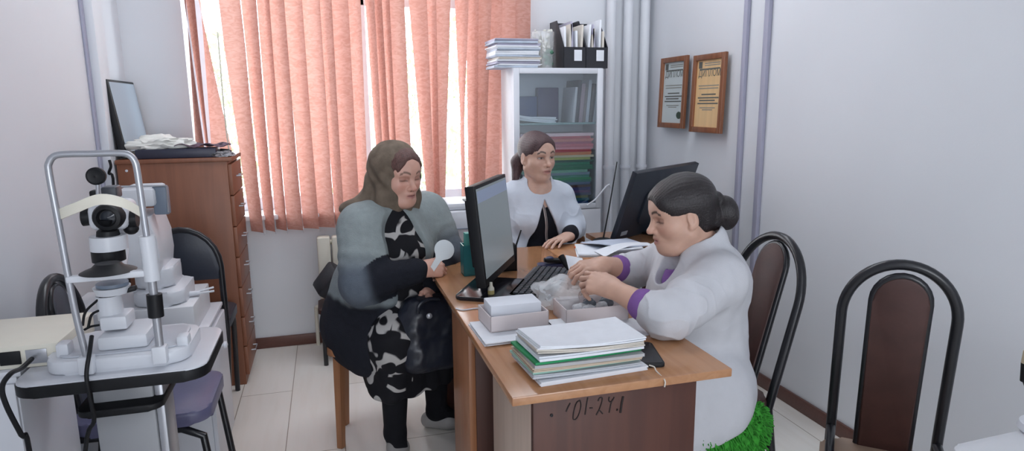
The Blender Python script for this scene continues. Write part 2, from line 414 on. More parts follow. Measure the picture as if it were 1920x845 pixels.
# each slat: left and right edge at the picture top, then at a lower row yb (both on the blind's own plane)
SL = [(345, 349, 366, 392, 300), (345, 367, 386, 399, 300), (371, 374, 396, 441, 300),
      (408, 452, 466, 495, 415), (450, 481, 493, 517, 415), (479, 505, 514, 539, 415), (502, 533, 536, 569, 415), (531, 566, 566, 599, 415),
      (564, 599, 595, 629, 415), (597, 621, 627, 647, 415), (618, 652, 644, 677, 415), (649, 675, 673, 694, 415),
      (685, 700, 704, 717, 265), (698, 714, 715, 731, 265), (712, 729, 729, 743, 265), (727, 756, 741, 770, 265),
      (767, 799, 798, 813, 340), (797, 816, 810, 824, 340), (814, 842, 813, 834, 340),
      (855, 876, 865, 869, 215), (877, 895, 881, 895, 340), (893, 918, 890, 907, 340), (916, 939, 906, 935, 340), (936, 966, 934, 964, 340), (964, 991, 963, 990, 340)]
bars = []
for i, (a, b, c, d, yb) in enumerate(SL):
    dy = .012 * ((i % 3) - 1)
    c += 1.3; d -= 1.6
    A = at(a, 0, Y=YS); B = at(b, 0, Y=YS); Cc = at(c, yb, Y=YS); D = at(d, yb, Y=YS)
    zt = 2.45; zb = 0.715
    def ext(p, q, z):
        k = (z - p.z) / (q.z - p.z); return p.x + (q.x - p.x) * k
    tl, tr, bl, br = ext(A, Cc, zt), ext(B, D, zt), ext(A, Cc, zb), ext(B, D, zb)
    # a drifting slat settles towards vertical above the picture and hangs free below
    def fn(u, v, tl=tl, tr=tr, bl=bl, br=br, dy=dy, i=i, A=A, B=B, Cc=Cc, D=D):
        z = zt + (zb - zt) * v
        k = (z - A.z) / (Cc.z - A.z)
        kk = max(-.25, min(1.25, k))
        l = A.x + (Cc.x - A.x) * kk; r = B.x + (D.x - B.x) * kk
        w = max(.004, r - l); cx = (l + r) / 2
        W = .105
        half = min(w, W) / 2
        dep = math.sqrt(max(0, (W / 2) ** 2 - half ** 2)) * -1
        s_ = (u - .5) * 2
        wv = .002 * math.sin(v * 7)
        return Vector((cx + s_ * half + wv * .6, YS + dy + s_ * dep + .003 * (1 - s_ * s_) + wv, z))
    m = MB().grid(fn, 6, 28)
    o = m.build('slat', SLAT, blind, smooth=0)
    o.data.polygons.foreach_set('use_smooth', [True] * len(o.data.polygons))
    bars.append((fn(.5, 1), fn(0, 1), fn(1, 1)))
ch = MB()
for p, q in zip(bars[3:], bars[4:]):
    if (p[2] - q[1]).length < .1:
        m_ = (p[2] + q[1]) / 2 - Vector((0, 0, .02)); ch.tube([p[2] + Vector((0, 0, .01)), m_, q[1] + Vector((0, 0, .01))], .0018, 5)
ch.build('bead_chain', WPLAST, blind)
cc = at(440, 330, Y=3.78)
MB().tube([at(408, 60, Y=3.78), at(425, 250, Y=3.78), at(452, 410, Y=3.78), at(460, 440, Y=3.78)], .004, 6, smooth=4).build('pull_cord', CREAM, blind)
# ------------------------------------------------------------------ desk
DX0, DX1, DY0, DY1, DZ = 0.368, 0.938, 1.322, 2.83, 0.75
desk = thing('desk', 'wooden office desk with orange-brown top and inked number on its end panel', 'desk', (0.65, 2.07, 0))
MB().box((DX0, DY0, DZ - .022), (DX1, DY1, DZ), .003).build('desktop', DESKTOP, desk)
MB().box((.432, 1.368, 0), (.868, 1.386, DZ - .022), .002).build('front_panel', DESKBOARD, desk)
MB().box((.432, 1.386, 0.03), (.448, 1.765, DZ - .022), .002).build('side_panel', DESKSIDE, desk)
MB().box((.393, 1.925, 0), (.415, 2.205, DZ - .022), .002).build('leg_panel', DESKLEG, desk)
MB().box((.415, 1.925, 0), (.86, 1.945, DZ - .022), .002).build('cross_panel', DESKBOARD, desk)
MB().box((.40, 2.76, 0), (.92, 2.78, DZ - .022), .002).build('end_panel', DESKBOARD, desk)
INK = mat('dark_ink', rgb(26, 12, 10), 0.7)
ins = MB()
def stroke(pts, r=.0017, Y=1.3675):
    ps = [at(1040 + x / 10.56, 720 + y / 10.56, Y=Y) for x, y in pts]
    ins.tube(ps, r, 6, smooth=4)
stroke([(310, 370), (270, 440), (225, 540)], .0018)
stroke([(500, 310), (430, 370), (380, 530), (365, 680), (420, 690), (480, 590), (520, 420), (500, 310)])
stroke([(655, 260), (630, 400), (600, 600)])
stroke([(690, 470), (750, 468)])
stroke([(860, 330), (890, 270), (940, 270), (930, 360), (880, 500), (825, 610)]); stroke([(825, 600), (880, 520), (950, 580)])
stroke([(1080, 250), (1070, 310), (1100, 350), (1150, 310), (1180, 250)]); stroke([(1150, 290), (1110, 400), (1080, 560)])
stroke([(1225, 500), (1245, 505)], .003); stroke([(1355, 240), (1325, 380), (1300, 560)], .003)
ins.build('inscription', INK, [c for c in desk.children if c.name.startswith('front_panel')][0])
MB().lathe(at(1034, 778, Y=1.367), [(.004, 0), (.004, .002), (0.0, .003)], Matrix.Rotation(R_(90), 3, 'X'), 10).build('screw_cap', BLACK, desk)

# ------------------------------------------------------------------ papers and folders
def sheet_block(c, w, d, h, rz, tiltx=0.0, curl=0.0, seed=0, nl=1, skew=0.0):
    """loose bundle of sheets: a slab with slightly wavy edge layers; c = centre of base"""
    rnd = random.Random(seed); m = MB(); lay = nl
    Rz = Matrix.Rotation(rz, 4, 'Z') @ Matrix.Rotation(tiltx, 4, 'X')
    for k in range(lay):
        z0 = h * k / lay; z1 = h * (k + 1) / lay - .0003
        ox, oy, oa = rnd.uniform(-1, 1) * skew, rnd.uniform(-1, 1) * skew, rnd.uniform(-1, 1) * skew * 2
        M = Matrix.Translation(Vector(c)) @ Rz @ Matrix.Translation((ox, oy, 0)) @ Matrix.Rotation(oa, 4, 'Z')
        nx, ny = 8, 6
        def P(u, v, z): 
            x = (u - .5) * w; y = (v - .5) * d
            zz = z + curl * ((1 - u) ** 3 * (1 - v) + .3 * math.sin(u * 5 + k) * .3)
            return M @ Vector((x, y, zz))
        T = [[m.bm.verts.new(P(i / nx, j / ny, z1)) for j in range(ny + 1)] for i in range(nx + 1)]
        B = [[m.bm.verts.new(P(i / nx, j / ny, z0)) for j in range(ny + 1)] for i in range(nx + 1)]
        for i in range(nx):
            for j in range(ny):
                m.bm.faces.new((T[i][j], T[i + 1][j], T[i + 1][j + 1], T[i][j + 1])); m.bm.faces.new((B[i][j], B[i][j + 1], B[i + 1][j + 1], B[i + 1][j]))
        for i in range(nx):
            m.bm.faces.new((B[i][0], B[i + 1][0], T[i + 1][0], T[i][0])); m.bm.faces.new((B[i + 1][ny], B[i][ny], T[i][ny], T[i + 1][ny]))
        for j in range(ny):
            m.bm.faces.new((B[0][j + 1], B[0][j], T[0][j], T[0][j + 1])); m.bm.faces.new((B[nx][j], B[nx][j + 1], T[nx][j + 1], T[nx][j]))
    return m
def fmat(name, r, g, b): return mat(name, rgb(r, g, b), 0.5, noise=0.05, nscale=20)
GREENF = fmat('green_folder_card', 24, 138, 84)
# stack at the front of the desk, bottom to top: (colour, cover?, thickness, dx, dy, rot, label)
stk = [(PAPER, .012, .006, -.004, .02, 'lowest white file of the stack on the desk front, papers with a hanging tie'),
       (fmat('pale_grey_card', 186, 190, 196), .009, -.004, .002, -.01, 'grey-white file second from the bottom of the desk-front stack'),
       (fmat('pale_green_card', 150, 190, 176), .006, -.010, .010, .03, 'thin pale green file low in the desk-front stack'),
       (fmat('beige_card', 196, 180, 160), .010, -.004, .004, .0, 'beige file in the middle of the desk-front stack below the green one'),
       (fmat('grey_card', 170, 170, 172), .008, 0, .0, -.02, 'grey file just under the bright green folder of the desk-front stack'),
       (GREENF, .006, -.006, .006, .04, 'bright green folder in the desk-front stack of files'),
       (PAPER, .013, .002, .002, .02, 'white file lying on the bright green folder'),
       (PAPERC, .009, .004, .0, -.03, 'cream-edged file second from the top of the desk-front stack'),
       (PAPER, .010, .002, -.002, .0, 'topmost white paper file of the desk-front stack')]
zf = DZ
ex = (at(1218, 693, Z=.75) - at(1005, 725, Z=.75)); ang0 = math.atan2(ex.y, ex.x)
for i, (m_, h, dx, dy, ra, lab) in enumerate(stk):
    c = (0.578 + dx, 1.452 + dy, zf)
    o = sheet_block(c, .285 - .008 * (i > 5), .165, h, ang0 + ra, curl=.012 if i in (7, 8) else (.004 if i else 0), seed=i, nl=3 if h > .008 else 1, skew=.003)
    single(o, 'paper_file', m_, lab, 'file', 'files stacked on the front of the desk')
    zf += h + .0006
single(MB().tube([(.737, 1.376, .762), (.746, 1.366, .760), (.748, 1.360, .752), (.749, 1.3185, .745), (.749, 1.3185, .728)], .0018, 6, smooth=3), 'ribbon_tie', PAPERC, 'thin pale ribbon tie hanging over the desk edge from the lowest file', 'ribbon')

# ------------------------------------------------------------------ front papers, boxes, packets
single(sheet_block((.49, 1.745, DZ), .21, .19, .012, ang0 * .6, seed=21, nl=4, skew=.008), 'paper_stack', PAPER, 'small white paper stack under the pinkish box at the left edge of the desk', 'papers')
def open_box(name, c, w, d, h, rz, m, label, t=.003):
    M = Matrix.Translation(Vector(c)) @ Matrix.Rotation(rz, 4, 'Z')
    b = MB()
    b.box((-w / 2, -d / 2, 0), (w / 2, d / 2, t), M=M)
    b.box((-w / 2, -d / 2, 0), (w / 2, -d / 2 + t, h), .0008, M=M); b.box((-w / 2, d / 2 - t, 0), (w / 2, d / 2, h), .0008, M=M)
    b.box((-w / 2, -d / 2, 0), (-w / 2 + t, d / 2, h), .0008, M=M); b.box((w / 2 - t, -d / 2, 0), (w / 2, d / 2, h), .0008, M=M)
    return single(b, name, m, label, 'box')
open_box('cardboard_box', (.502, 1.785, DZ + .0128), .178, .13, .046, .05, PINKC, 'open pinkish-white cardboard box on the paper stack')
single(MB().box((.425, 1.745, DZ + .017), (.578, 1.835, DZ + .082), .003), 'card_box', mat('white_card', rgb(216, 220, 228), .5, noise=.02), 'white card box standing inside the open pinkish box', 'box')
open_box('cardboard_box', (.755, 1.80, DZ), .20, .13, .05, -.03, PINKC, 'open pinkish cardboard box beneath the hands of the dark-haired doctor')
CLEAR = mat('clear_plastic_film', (0.86, 0.9, 0.93, 1), 0.12, trans=0.0, alpha=0.42, bump=0.6, bscale=40)
def crumple(c, r, seed, amp=.35):
    b = MB(); g = bmesh.ops.create_icosphere(b.bm, subdivisions=4, radius=1.0)
    for v in g['verts']:
        p = v.co.copy(); k = 1 + amp * mnoise.noise(p * 1.6 + Vector((seed, 0, 0))) + amp * .6 * abs(mnoise.noise(p * 4 + Vector((0, seed, 0))))
        q = p * k; v.co = Vector((q.x * r[0], q.y * r[1], max(q.z, -.6) * r[2])) + Vector(c)
    return b
single(crumple((.70, 1.93, DZ + .04), (.085, .075, .055), 3), 'plastic_bag', CLEAR, 'crumpled clear plastic bag beside the keyboard', 'bag')
GREYITEM = mat('grey_packet', rgb(84, 92, 100), .35, noise=.2, nscale=60)
for i, (x, y) in enumerate(((.72, 1.80), (.757, 1.815), (.79, 1.79), (.815, 1.815), (.74, 1.775))):
    single(crumple((x, y, DZ + .03 + .006 * (i % 2)), (.022, .018, .018), 10 + i, .25), 'packet', GREYITEM if i % 2 else CLEAR,
           ['clear packet at the left end of the pinkish box', 'grey packet at the middle back of the pinkish box', 'clear packet in the right half of the pinkish box', 'grey packet at the right end of the pinkish box', 'clear packet at the front left of the pinkish box'][i], 'packet', 'small packets in the pinkish box')
nb = thing('spiral_notebook', 'white spiral notebook with dark coils between the two cardboard boxes', 'notebook', (.645, 1.74, DZ))
MB().box((.60, 1.70, DZ), (.69, 1.79, DZ + .009), .002).build('pages', PAPER, nb)
m = MB()
for k in range(9):
    y = 1.705 + k * .01; m.tube([(.598 + .008 * math.cos(a), y, DZ + .007 + .009 * math.sin(a)) for a in np.linspace(0, 2 * PI, 13)[:-1]], .0011, 5, closed=True)
m.build('coil', BLACK, nb)
single(sheet_block((.80, 1.66, DZ), .17, .14, .004, .12, seed=33, nl=2, skew=.006), 'paper_sheet', PAPER, 'loose white sheet behind the file stack at the doctor\'s elbow', 'paper')
ph = thing('mobile_phone', 'black mobile phone poking out beside the desk-front file stack', 'phone', (.765, 1.455, DZ))
MB().prism(rrect(.075, .155, .01), Matrix.Translation((.765, 1.46, DZ + .001)) @ Matrix.Rotation(-.25, 4, 'Z'), .009, .002).build('body', BLACK, ph)
MB().prism(rrect(.067, .14, .006), Matrix.Translation((.765, 1.46, DZ + .0101)) @ Matrix.Rotation(-.25, 4, 'Z'), .0008).build('screen', mat('dark_glass', rgb(14, 15, 20), .08), ph)
single(MB().tube([at(855, 578, Z=.7525), at(868, 581, Z=.7525), at(890, 578, Z=.7525), at(905, 579, Z=.7525), at(915, 590, Z=.7525)], .0025, 6, smooth=6), 'cable', WPLAST, 'short white cable lying on the desk at its left edge', 'cable')

# ------------------------------------------------------------------ monitor facing the doctor
def plane_from(pl, pr, ptl, zl):
    pass
mon = thing('computer_monitor', 'computer monitor with lit pale screen and black stand in the middle of the desk', 'monitor', (.53, 2.25, DZ))
mbl = at(912, 540, Z=.795); mdir = Vector((.50, .866, 0)).normalized(); mup = Vector((.0, 0, 1))
mnor = mdir.cross(mup)            # faces the doctor
# width so that the far edge meets the right outline
def solve_far():
    best = None
    for k in range(200):
        w = .3 + k * .0015; p = mbl + mdir * w; v = p - CPOS
        px = 960 + FPX * v.dot(CR) / v.dot(CF)
        if best is None or abs(px - 966) < best[0]: best = (abs(px - 966), w)
    return best[1]
MW = solve_far(); MH = .345
tilt = Matrix.Rotation(R_(-6), 3, mdir)
mup2 = tilt @ mup; mn2 = mdir.cross(mup2)
Mm = frame(mdir, mup2, mbl)
def rect(x0, y0, x1, y1): return [(x0, y0), (x1, y0), (x1, y1), (x0, y1)]
MB().prism(rect(0, 0, MW, MH), Mm @ Matrix.Translation((0, 0, -.035)), .035, .004).build('housing', BLACK, mon)
MB().prism(rect(.05, .06, MW - .05, MH - .05), Mm @ Matrix.Translation((0, 0, -.06)), .03, .01).build('back_bulge', BLACK, mon)
scr = mat('lit_screen', rgb(110, 120, 124), .25, emit=((0.42, 0.47, 0.50, 1), 0.16))
sc_o = MB().prism(rect(.012, .028, MW - .012, MH - .012), Mm @ Matrix.Translation((0, 0, .0002)), .0012).build('screen', scr, mon)
scr2 = mat('lit_screen_bar', rgb(120, 132, 156), .25, emit=((0.30, 0.36, 0.48, 1), 0.2))
MB().prism(rect(.014, MH - .06, MW - .014, MH - .02), Mm @ Matrix.Translation((0, 0, .0016)), .0006).build('title_bar', scr2, sc_o)
mc = mbl + mdir * MW * .42 - mnor * .05
MB().obox(mc + Vector((0, 0, .05)), (.09, .03, .20), Matrix.Rotation(math.atan2(mdir.y, mdir.x), 3, 'Z'), .006).build('neck', BLACK, mon)
a0 = math.atan2(mdir.y, mdir.x)
MB().prism(rrect(.27, .20, .02), Matrix.Translation((mc.x + .01, mc.y - .06, DZ)) @ Matrix.Rotation(a0, 4, 'Z'), .014, .004).build('base', mat('glossy_black', rgb(24, 25, 32), .15), mon)
# pen cup behind it
pc = thing('pen_cup', 'black square pen cup behind the lit monitor', 'pen holder', (.655, 2.45, DZ))
b = MB(); b.box((.60, 2.42, DZ), (.70, 2.425, DZ + .105), .001); b.box((.60, 2.495, DZ), (.70, 2.50, DZ + .105), .001); b.box((.60, 2.42, DZ), (.605, 2.50, DZ + .105), .001); b.box((.695, 2.42, DZ), (.70, 2.50, DZ + .105), .001); b.box((.60, 2.42, DZ), (.70, 2.50, DZ + .004))
b.build('cup', BLACK, pc)
single(MB().tube([at(962, 495, Y=2.46), at(966, 465, Y=2.46), at(977, 431, Y=2.47)], [.004, .004, .003], 8), 'pen', BLACK, 'black pen sticking out of the pen cup beside the seated doctor', 'pen')
TEAL = mat('teal_plastic', rgb(58, 128, 134), .25, noise=.1)
cup = thing('folder_holder', 'teal translucent plastic holder standing left of the lit monitor', 'holder', tuple(at(880, 518, Z=DZ)))
c0 = at(881, 517, Z=DZ)
b = MB(); w, d, h = .046, .06, .12
b.box(c0 + Vector((-w / 2, 0, 0)), c0 + Vector((w / 2, .003, h))); b.box(c0 + Vector((-w / 2, d, 0)), c0 + Vector((w / 2, d + .003, h))); b.box(c0 + Vector((-w / 2, 0, 0)), c0 + Vector((-w / 2 + .003, d, h))); b.box(c0 + Vector((w / 2 - .003, 0, 0)), c0 + Vector((w / 2, d, h))); b.box(c0 + Vector((-w / 2, 0, 0)), c0 + Vector((w / 2, d, .003)))
b.build('body', TEAL, cup)
single(MB().box(c0 + Vector((-.012, .012, .004)), c0 + Vector((.019, .05, .165)), .003), 'notepad', mat('green_blue_card', rgb(72, 150, 140), .5, noise=.1), 'green-blue card pad standing in the teal holder', 'notepad')
gl = thing('glue_bottle', 'small clear glue bottle with yellowish label in front of the lit monitor', 'bottle', tuple(at(921, 560, Z=DZ)))
g0 = at(921, 558, Z=DZ)
MB().lathe(g0, [(.0, 0), (.011, .001), (.011, .035), (.006, .042), (.005, .055), (0, .056)], n=16).build('body', mat('milky_plastic', rgb(206, 204, 190), .3, noise=.03), gl)
MB().lathe(g0 + Vector((0, 0, .008)), [(.0113, 0), (.0113, .02)], n=16).build('label_band', mat('yellow_label', rgb(190, 176, 120), .5, noise=.05), gl)

# ------------------------------------------------------------------ keyboard and desk things
KEYC = mat('dark_keys', rgb(52, 56, 62), .4, noise=.06)
kbd = thing('computer_keyboard', 'black computer keyboard in front of the lit monitor', 'keyboard', (.75, 2.21, DZ))
ka = math.atan2(.34, .20)
MK = Matrix.Translation((.73, 2.20, DZ)) @ Matrix.Rotation(ka, 4, 'Z')
MB().prism(rrect(.40, .145, .008), MK, .014, .002).build('case', mat('keyboard_case', rgb(70, 76, 82), .45, noise=.05), kbd)
m = MB()
for r in range(6):
    for k in range(17):
        m.box((-.192 + k * .0227, -.064 + r * .0215, .014), (-.192 + k * .0227 + .018, -.064 + r * .0215 + .017, .021), .0015, 1, M=MK)
kk = m.build('keys', KEYC, kbd)
st = thing('desk_stapler', 'dark blue stapler lying near the seated doctor\'s hand', 'stapler', tuple(at(1040, 498, Z=DZ)))
s0 = at(1008, 500, Z=DZ); s1 = at(1075, 497, Z=DZ); sd = (s1 - s0).normalized()
NAVY = mat('navy_plastic', rgb(38, 44, 78), .35, noise=.1)
Ms = frame(sd, Vector((0, 0, 1)).cross(sd), (s0 + s1) / 2)
MB().prism(rrect((s1 - s0).length, .055, .012), Ms, .012, .004).build('base', NAVY, st)
MB().prism(rrect((s1 - s0).length * .8, .036, .012), Ms @ Matrix.Translation((.01, 0, .016)) @ Matrix.Rotation(R_(5), 4, 'Y'), .014, .004).build('arm', BLACK, st)
MB().ball(s0 + sd * .05 + Vector((0, 0, .034)), (.018, .014, .008)).build('knob', NAVY, st)
bc = thing('bulldog_clip', 'black clip gripping a white sheet in front of the doctor\'s fingers', 'clip', tuple(at(1058, 495, Z=DZ)))
k0 = at(1052, 480, Y=2.24); k1 = at(1066, 505, Y=2.20)
MB().tube([k0, k0 * .5 + k1 * .5, k1], [.013, .011, .006], 10, flat=(0, 0, 1)).build('body', BLACK, bc)
sh_o = MB().grid(lambda u, v: at(1060 + 32 * u + 10 * v, 478 + 6 * u + 42 * v, Y=2.10 - .12 * v + .02 * math.sin(u * 3)), 8, 8, .0008)
single(sh_o, 'paper_slip', PAPER, 'white slip of paper held up before the doctor\'s fingers', 'paper')
single(sheet_block((1.19, 2.62, DZ), .30, .21, .012, -.3, seed=41, nl=4, skew=.01), 'paper_stack', PAPER, 'flat stack of white papers under the dark monitor', 'papers')
single(sheet_block((1.25, 2.70, DZ + .0125), .26, .18, .004, .15, curl=.03, seed=42, nl=1), 'paper_sheet', mat('bluish_sheet', rgb(196, 204, 220), .6, noise=.03), 'curled bluish-white sheet on top of the paper stack under the dark monitor', 'paper')
single(MB().grid(lambda u, v: Vector((1.10 + .26 * u, 2.47 + .12 * v, DZ + .016 + .035 * math.sin(u * PI) * (1 - .4 * v) + .02 * u * u)), 12, 6, .001), 'paper_sheet', PAPER, 'bulging white sheet beside the dark monitor foot and doctor\'s face', 'paper')
op = thing('pen', 'orange pen lying on the desk left of the white papers', 'pen', tuple(at(1090, 468, Z=DZ)))
o0, o1 = at(1078, 463, Z=DZ + .006), at(1103, 476, Z=DZ + .006)
MB().tube([o0, o1], .005, 10).build('barrel', mat('orange_plastic', rgb(220, 96, 30), .3, noise=.05), op)
MB().tube([o1, o1 + (o1 - o0).normalized() * .012], [.0045, .001], 10).build('tip', SILVER, op)
single(MB().tube([at(1078, 457, Z=DZ + .006), at(1102, 462, Z=DZ + .006)], .004, 8), 'pen', mat('amber_plastic', rgb(196, 132, 60), .3, noise=.05), 'amber pencil lying behind the orange pen', 'pen')
al = thing('cable_stand', 'thin black rod antenna on a round black foot left of the dark monitor', 'antenna', tuple(at(1130, 455, Z=DZ)))
b0 = at(1131, 452, Z=DZ)
MB().lathe(b0, [(.05, 0), (.05, .006), (.03, .014), (.01, .018), (0, .018)], n=24).build('foot', BLACK, al)
MB().tube([b0 + Vector((0, 0, .012)), at(1142, 390, Y=b0.y + .01), at(1157, 303, Y=b0.y + .03)], [.004, .0035, .0025], 8, smooth=5).build('rod', BLACK, al)

# dark monitor seen from the back
m2 = thing('computer_monitor', 'dark monitor seen from behind, tilted, on the far right end of the desk', 'monitor', (1.33, 2.80, DZ))
q_bl = at(1152, 452, Y=2.83); q_tl = at(1197, 325, Y=2.72); q_tr = at(1313, 306, Y=2.98)
ex2 = (q_tr - q_tl); ey2 = (q_tl - q_bl)
W2, H2 = ex2.length, ey2.length
M2 = frame(ex2, ey2, q_bl)
MB().prism(rect(0, 0, W2, H2), M2 @ Matrix.Translation((0, 0, -.03)), .03, .004).build('housing', mat('dark_slate_plastic', rgb(38, 44, 54), .4, noise=.05), m2)
MB().prism(rrect(W2 * .6, H2 * .5, .03), M2 @ Matrix.Translation((W2 * .55, H2 * .45, 0)), .012, .004).build('back_bulge', mat('dark_slate_plastic', rgb(38, 44, 54), .4), m2)
MB().prism(rect(.012, .014, W2 - .012, H2 - .012), M2 @ Matrix.Translation((0, 0, -.0315)), .001).build('screen', scr, m2)
MB().prism(rect(.035, .022, .085, .045), M2 @ Matrix.Translation((0, 0, .0002)), .0008).build('label', mat('grey_sticker', rgb(150, 156, 164), .5), m2)
qc = M2 @ Vector((W2 * .55, H2 * .3, -.01))
MB().tube([qc, Vector((qc.x + .01, qc.y + .05, DZ + .01))], [.03, .03], 12).build('neck', BLACK, m2)
MB().prism(rrect(.24, .18, .03), Matrix.Translation((qc.x + .02, qc.y + .06, DZ)) @ Matrix.Rotation(.5, 4, 'Z'), .012, .003).build('base', BLACK, m2)
# small side stand that carries the monitor beyond the desk edge
ss = thing('side_table', 'small brown side table against the far right end of the desk', 'table', (1.30, 2.85, 0))
MB().prism([(.942, 2.38), (1.62, 2.38), (1.62, 3.05), (1.25, 3.05), (1.25, 2.83), (.942, 2.83)], Matrix.Translation((0, 0, DZ - .024)), .0235, .003).build('table_top', DESKTOP, ss)
for (x, y) in ((1.0, 2.43), (1.58, 2.43), (1.58, 3.0), (1.29, 3.0)):
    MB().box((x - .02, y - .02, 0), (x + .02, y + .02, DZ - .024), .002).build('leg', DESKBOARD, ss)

# ------------------------------------------------------------------ glass-door cabinet
CX0, CX1, CY0, CY1, CZ = 1.00, 1.53, 3.50, 3.765, 1.60
cab = thing('cabinet', 'white cabinet with glass upper door full of coloured folders in the back corner', 'cabinet', (1.265, 3.63, 0))
b = MB(); t = .018
b.box((CX0, CY0 + .02, 0), (CX0 + t, CY1, CZ), .001); b.box((CX1 - t, CY0 + .02, 0), (CX1, CY1, CZ), .001)
b.box((CX0 + t, CY0 + .02, CZ - t), (CX1 - t, CY1, CZ), .001); b.box((CX0 + t, CY0 + .02, .05), (CX1 - t, CY1 - .01, .05 + t), .001); b.box((CX0 + t, CY1 - .01, 0), (CX1 - t, CY1, CZ - t), .001)
b.box((CX0 + t, CY0 + .03, .79), (CX1 - t, CY1 - .01, .808), .001)
b.build('body', WPLAST, cab)
for z in (1.285,): MB().box((CX0 + t, CY0 + .04, z), (CX1 - t, CY1 - .01, z + .012), .001).build('shelf', mat('teal_shelf_glass', rgb(120, 150, 150), .2), cab)
dr = MB(); z0, z1 = .80, CZ - .002
dr.box((CX0, CY0, z0), (CX0 + .034, CY0 + .02, z1), .002); dr.box((CX1 - .034, CY0, z0), (CX1, CY0 + .02, z1), .002)
dr.box((CX0 + .0342, CY0, z1 - .03), (CX1 - .0342, CY0 + .02, z1), .002); dr.box((CX0 + .0342, CY0, z0), (CX1 - .0342, CY0 + .02, z0 + .03), .002)
door = dr.build('glass_door', WPLAST, cab)
gl2 = mat('door_glass', (0.9, 0.95, 0.97, 1), 0.02); nt = gl2.node_tree; nt.nodes.remove(nt.nodes['Principled BSDF'])
gb = nt.nodes.new('ShaderNodeBsdfTransparent'); gb.inputs[0].default_value = (.86, .9, .92, 1); gg = nt.nodes.new('ShaderNodeBsdfGlossy'); gg.inputs['Roughness'].default_value = 0.03
ms = nt.nodes.new('ShaderNodeMixShader'); ms.inputs[0].default_value = 0.10
nt.links.new(gb.outputs[0], ms.inputs[1]); nt.links.new(gg.outputs[0], ms.inputs[2]); nt.links.new(ms.outputs[0], nt.nodes['Material Output'].inputs[0])
MB().box((CX0 + .03, CY0 + .008, z0 + .028), (CX1 - .03, CY0 + .011, z1 - .028)).build('pane', gl2, door)
MB().box((CX0 + .002, CY0, .055), (CX1 - .002, CY0 + .02, .796), .003).build('lower_door', WPLAST, cab)
single(MB().tube([at(1100, 385, Y=3.47), at(1118, 372, Y=3.47), at(1142, 346, Y=3.47), at(1146, 380, Y=3.48), at(1143, 440, Y=3.49)], .005, 8, smooth=4), 'cable', WPLAST, 'white cable hanging by the lower right corner of the cabinet glass', 'cable')
# folders inside, from the lower board up
FC = [('navy', 58, 66, 110), ('blue', 60, 100, 160), ('dark_teal', 40, 96, 110), ('olive', 130, 132, 84), ('slate', 84, 92, 120), ('plum', 110, 78, 120), ('violet', 88, 80, 140), ('brown', 120, 84, 84), ('dusty_blue', 90, 112, 150), ('teal', 50, 120, 112),
      ('green', 40, 130, 92), ('sea_green', 66, 150, 130), ('pale_blue', 150, 172, 190), ('mint', 120, 176, 150), ('emerald', 24, 140, 96), ('deep_green', 20, 116, 84), ('bright_green', 30, 150, 110), ('dark_green', 30, 96, 78), ('lime', 170, 176, 96), ('cream', 206, 190, 160),
      ('orange', 214, 130, 84), ('red', 190, 56, 66), ('pink', 214, 110, 130), ('rose', 196, 70, 96), ('magenta', 170, 60, 100), ('salmon', 216, 120, 110), ('crimson', 176, 44, 62), ('pale_pink', 220, 190, 196)]
zz = .809; rnd = random.Random(5)
for i, (cn, r, g, b_) in enumerate(FC):
    h = .0142 + rnd.uniform(-.003, .003); 
    xr = 1.262 + rnd.uniform(-.012, .012); wd = .44 + rnd.uniform(-.03, .02)
    o = sheet_block((xr, 3.642 + rnd.uniform(-.008, .008), zz), wd, .20, h, rnd.uniform(-.02, .02), seed=60 + i, nl=2, skew=.003)
    where = 'at the bottom of the cabinet pile' if i < 3 else ('in the lower part of the cabinet pile' if i < 10 else ('in the green middle of the cabinet pile' if i < 19 else ('in the red upper part of the cabinet pile' if i < 27 else 'on top of the cabinet pile')))
    single(o, 'folder', mat(cn + '_folder_card', rgb(r, g, b_), .45, noise=.08, nscale=12), '%s folder %s behind the glass door' % (cn.replace('_', ' '), where), 'folder', 'coloured folders piled in the glass cabinet')
    zz += h + .0006
single(sheet_block((1.15, 3.64, 1.298), .24, .16, .03, .08, curl=.02, seed=91, nl=5, skew=.008), 'paper_stack', PAPER, 'white papers lying on the upper shelf inside the cabinet', 'papers')
MB_DKBLUE = mat('dark_blue_binder', rgb(44, 60, 92), .45, noise=.1)
for i, (x0, w_, h_, cl, lab) in enumerate(((1.04, .16, .15, rgb(44, 78, 130), 'dark blue binder standing at the left of the upper cabinet shelf'), (1.205, .13, .20, rgb(52, 46, 98), 'tall navy binder standing in the middle of the upper cabinet shelf'))):
    single(MB().box((x0, 3.70, 1.2975), (x0 + w_, 3.75, 1.2975 + h_), .004), 'binder', mat('binder_%s' % 'ab'[i], cl, .5, noise=.15), lab, 'binder', 'binders in the cabinet')
BK = [('white', 196, 196, 200), ('dark', 56, 54, 66), ('mauve', 150, 130, 140), ('grey_brown', 120, 108, 108), ('pale_grey', 176, 178, 186), ('black', 40, 40, 48), ('silver', 160, 164, 172)]
xb = 1.365
for i, (cn, r, g, b_) in enumerate(BK):
    w_ = .016 + .004 * (i % 3); hh = .20 + .02 * ((i * 2) % 3)
    Mb = Matrix.Translation((xb, 3.55, 1.2975)) @ Matrix.Rotation(R_(5 if i < 5 else 7), 4, 'Y')
    single(MB().box((0, 0, 0), (w_ - .001, .2, hh), .001, M=Mb), 'book', mat(cn + '_book_cover', rgb(r, g, b_), .5, noise=.05), '%s booklet leaning at the right of the upper cabinet shelf' % cn.replace('_', ' '), 'book', 'booklets leaning on the upper cabinet shelf')
    xb += w_ + .001
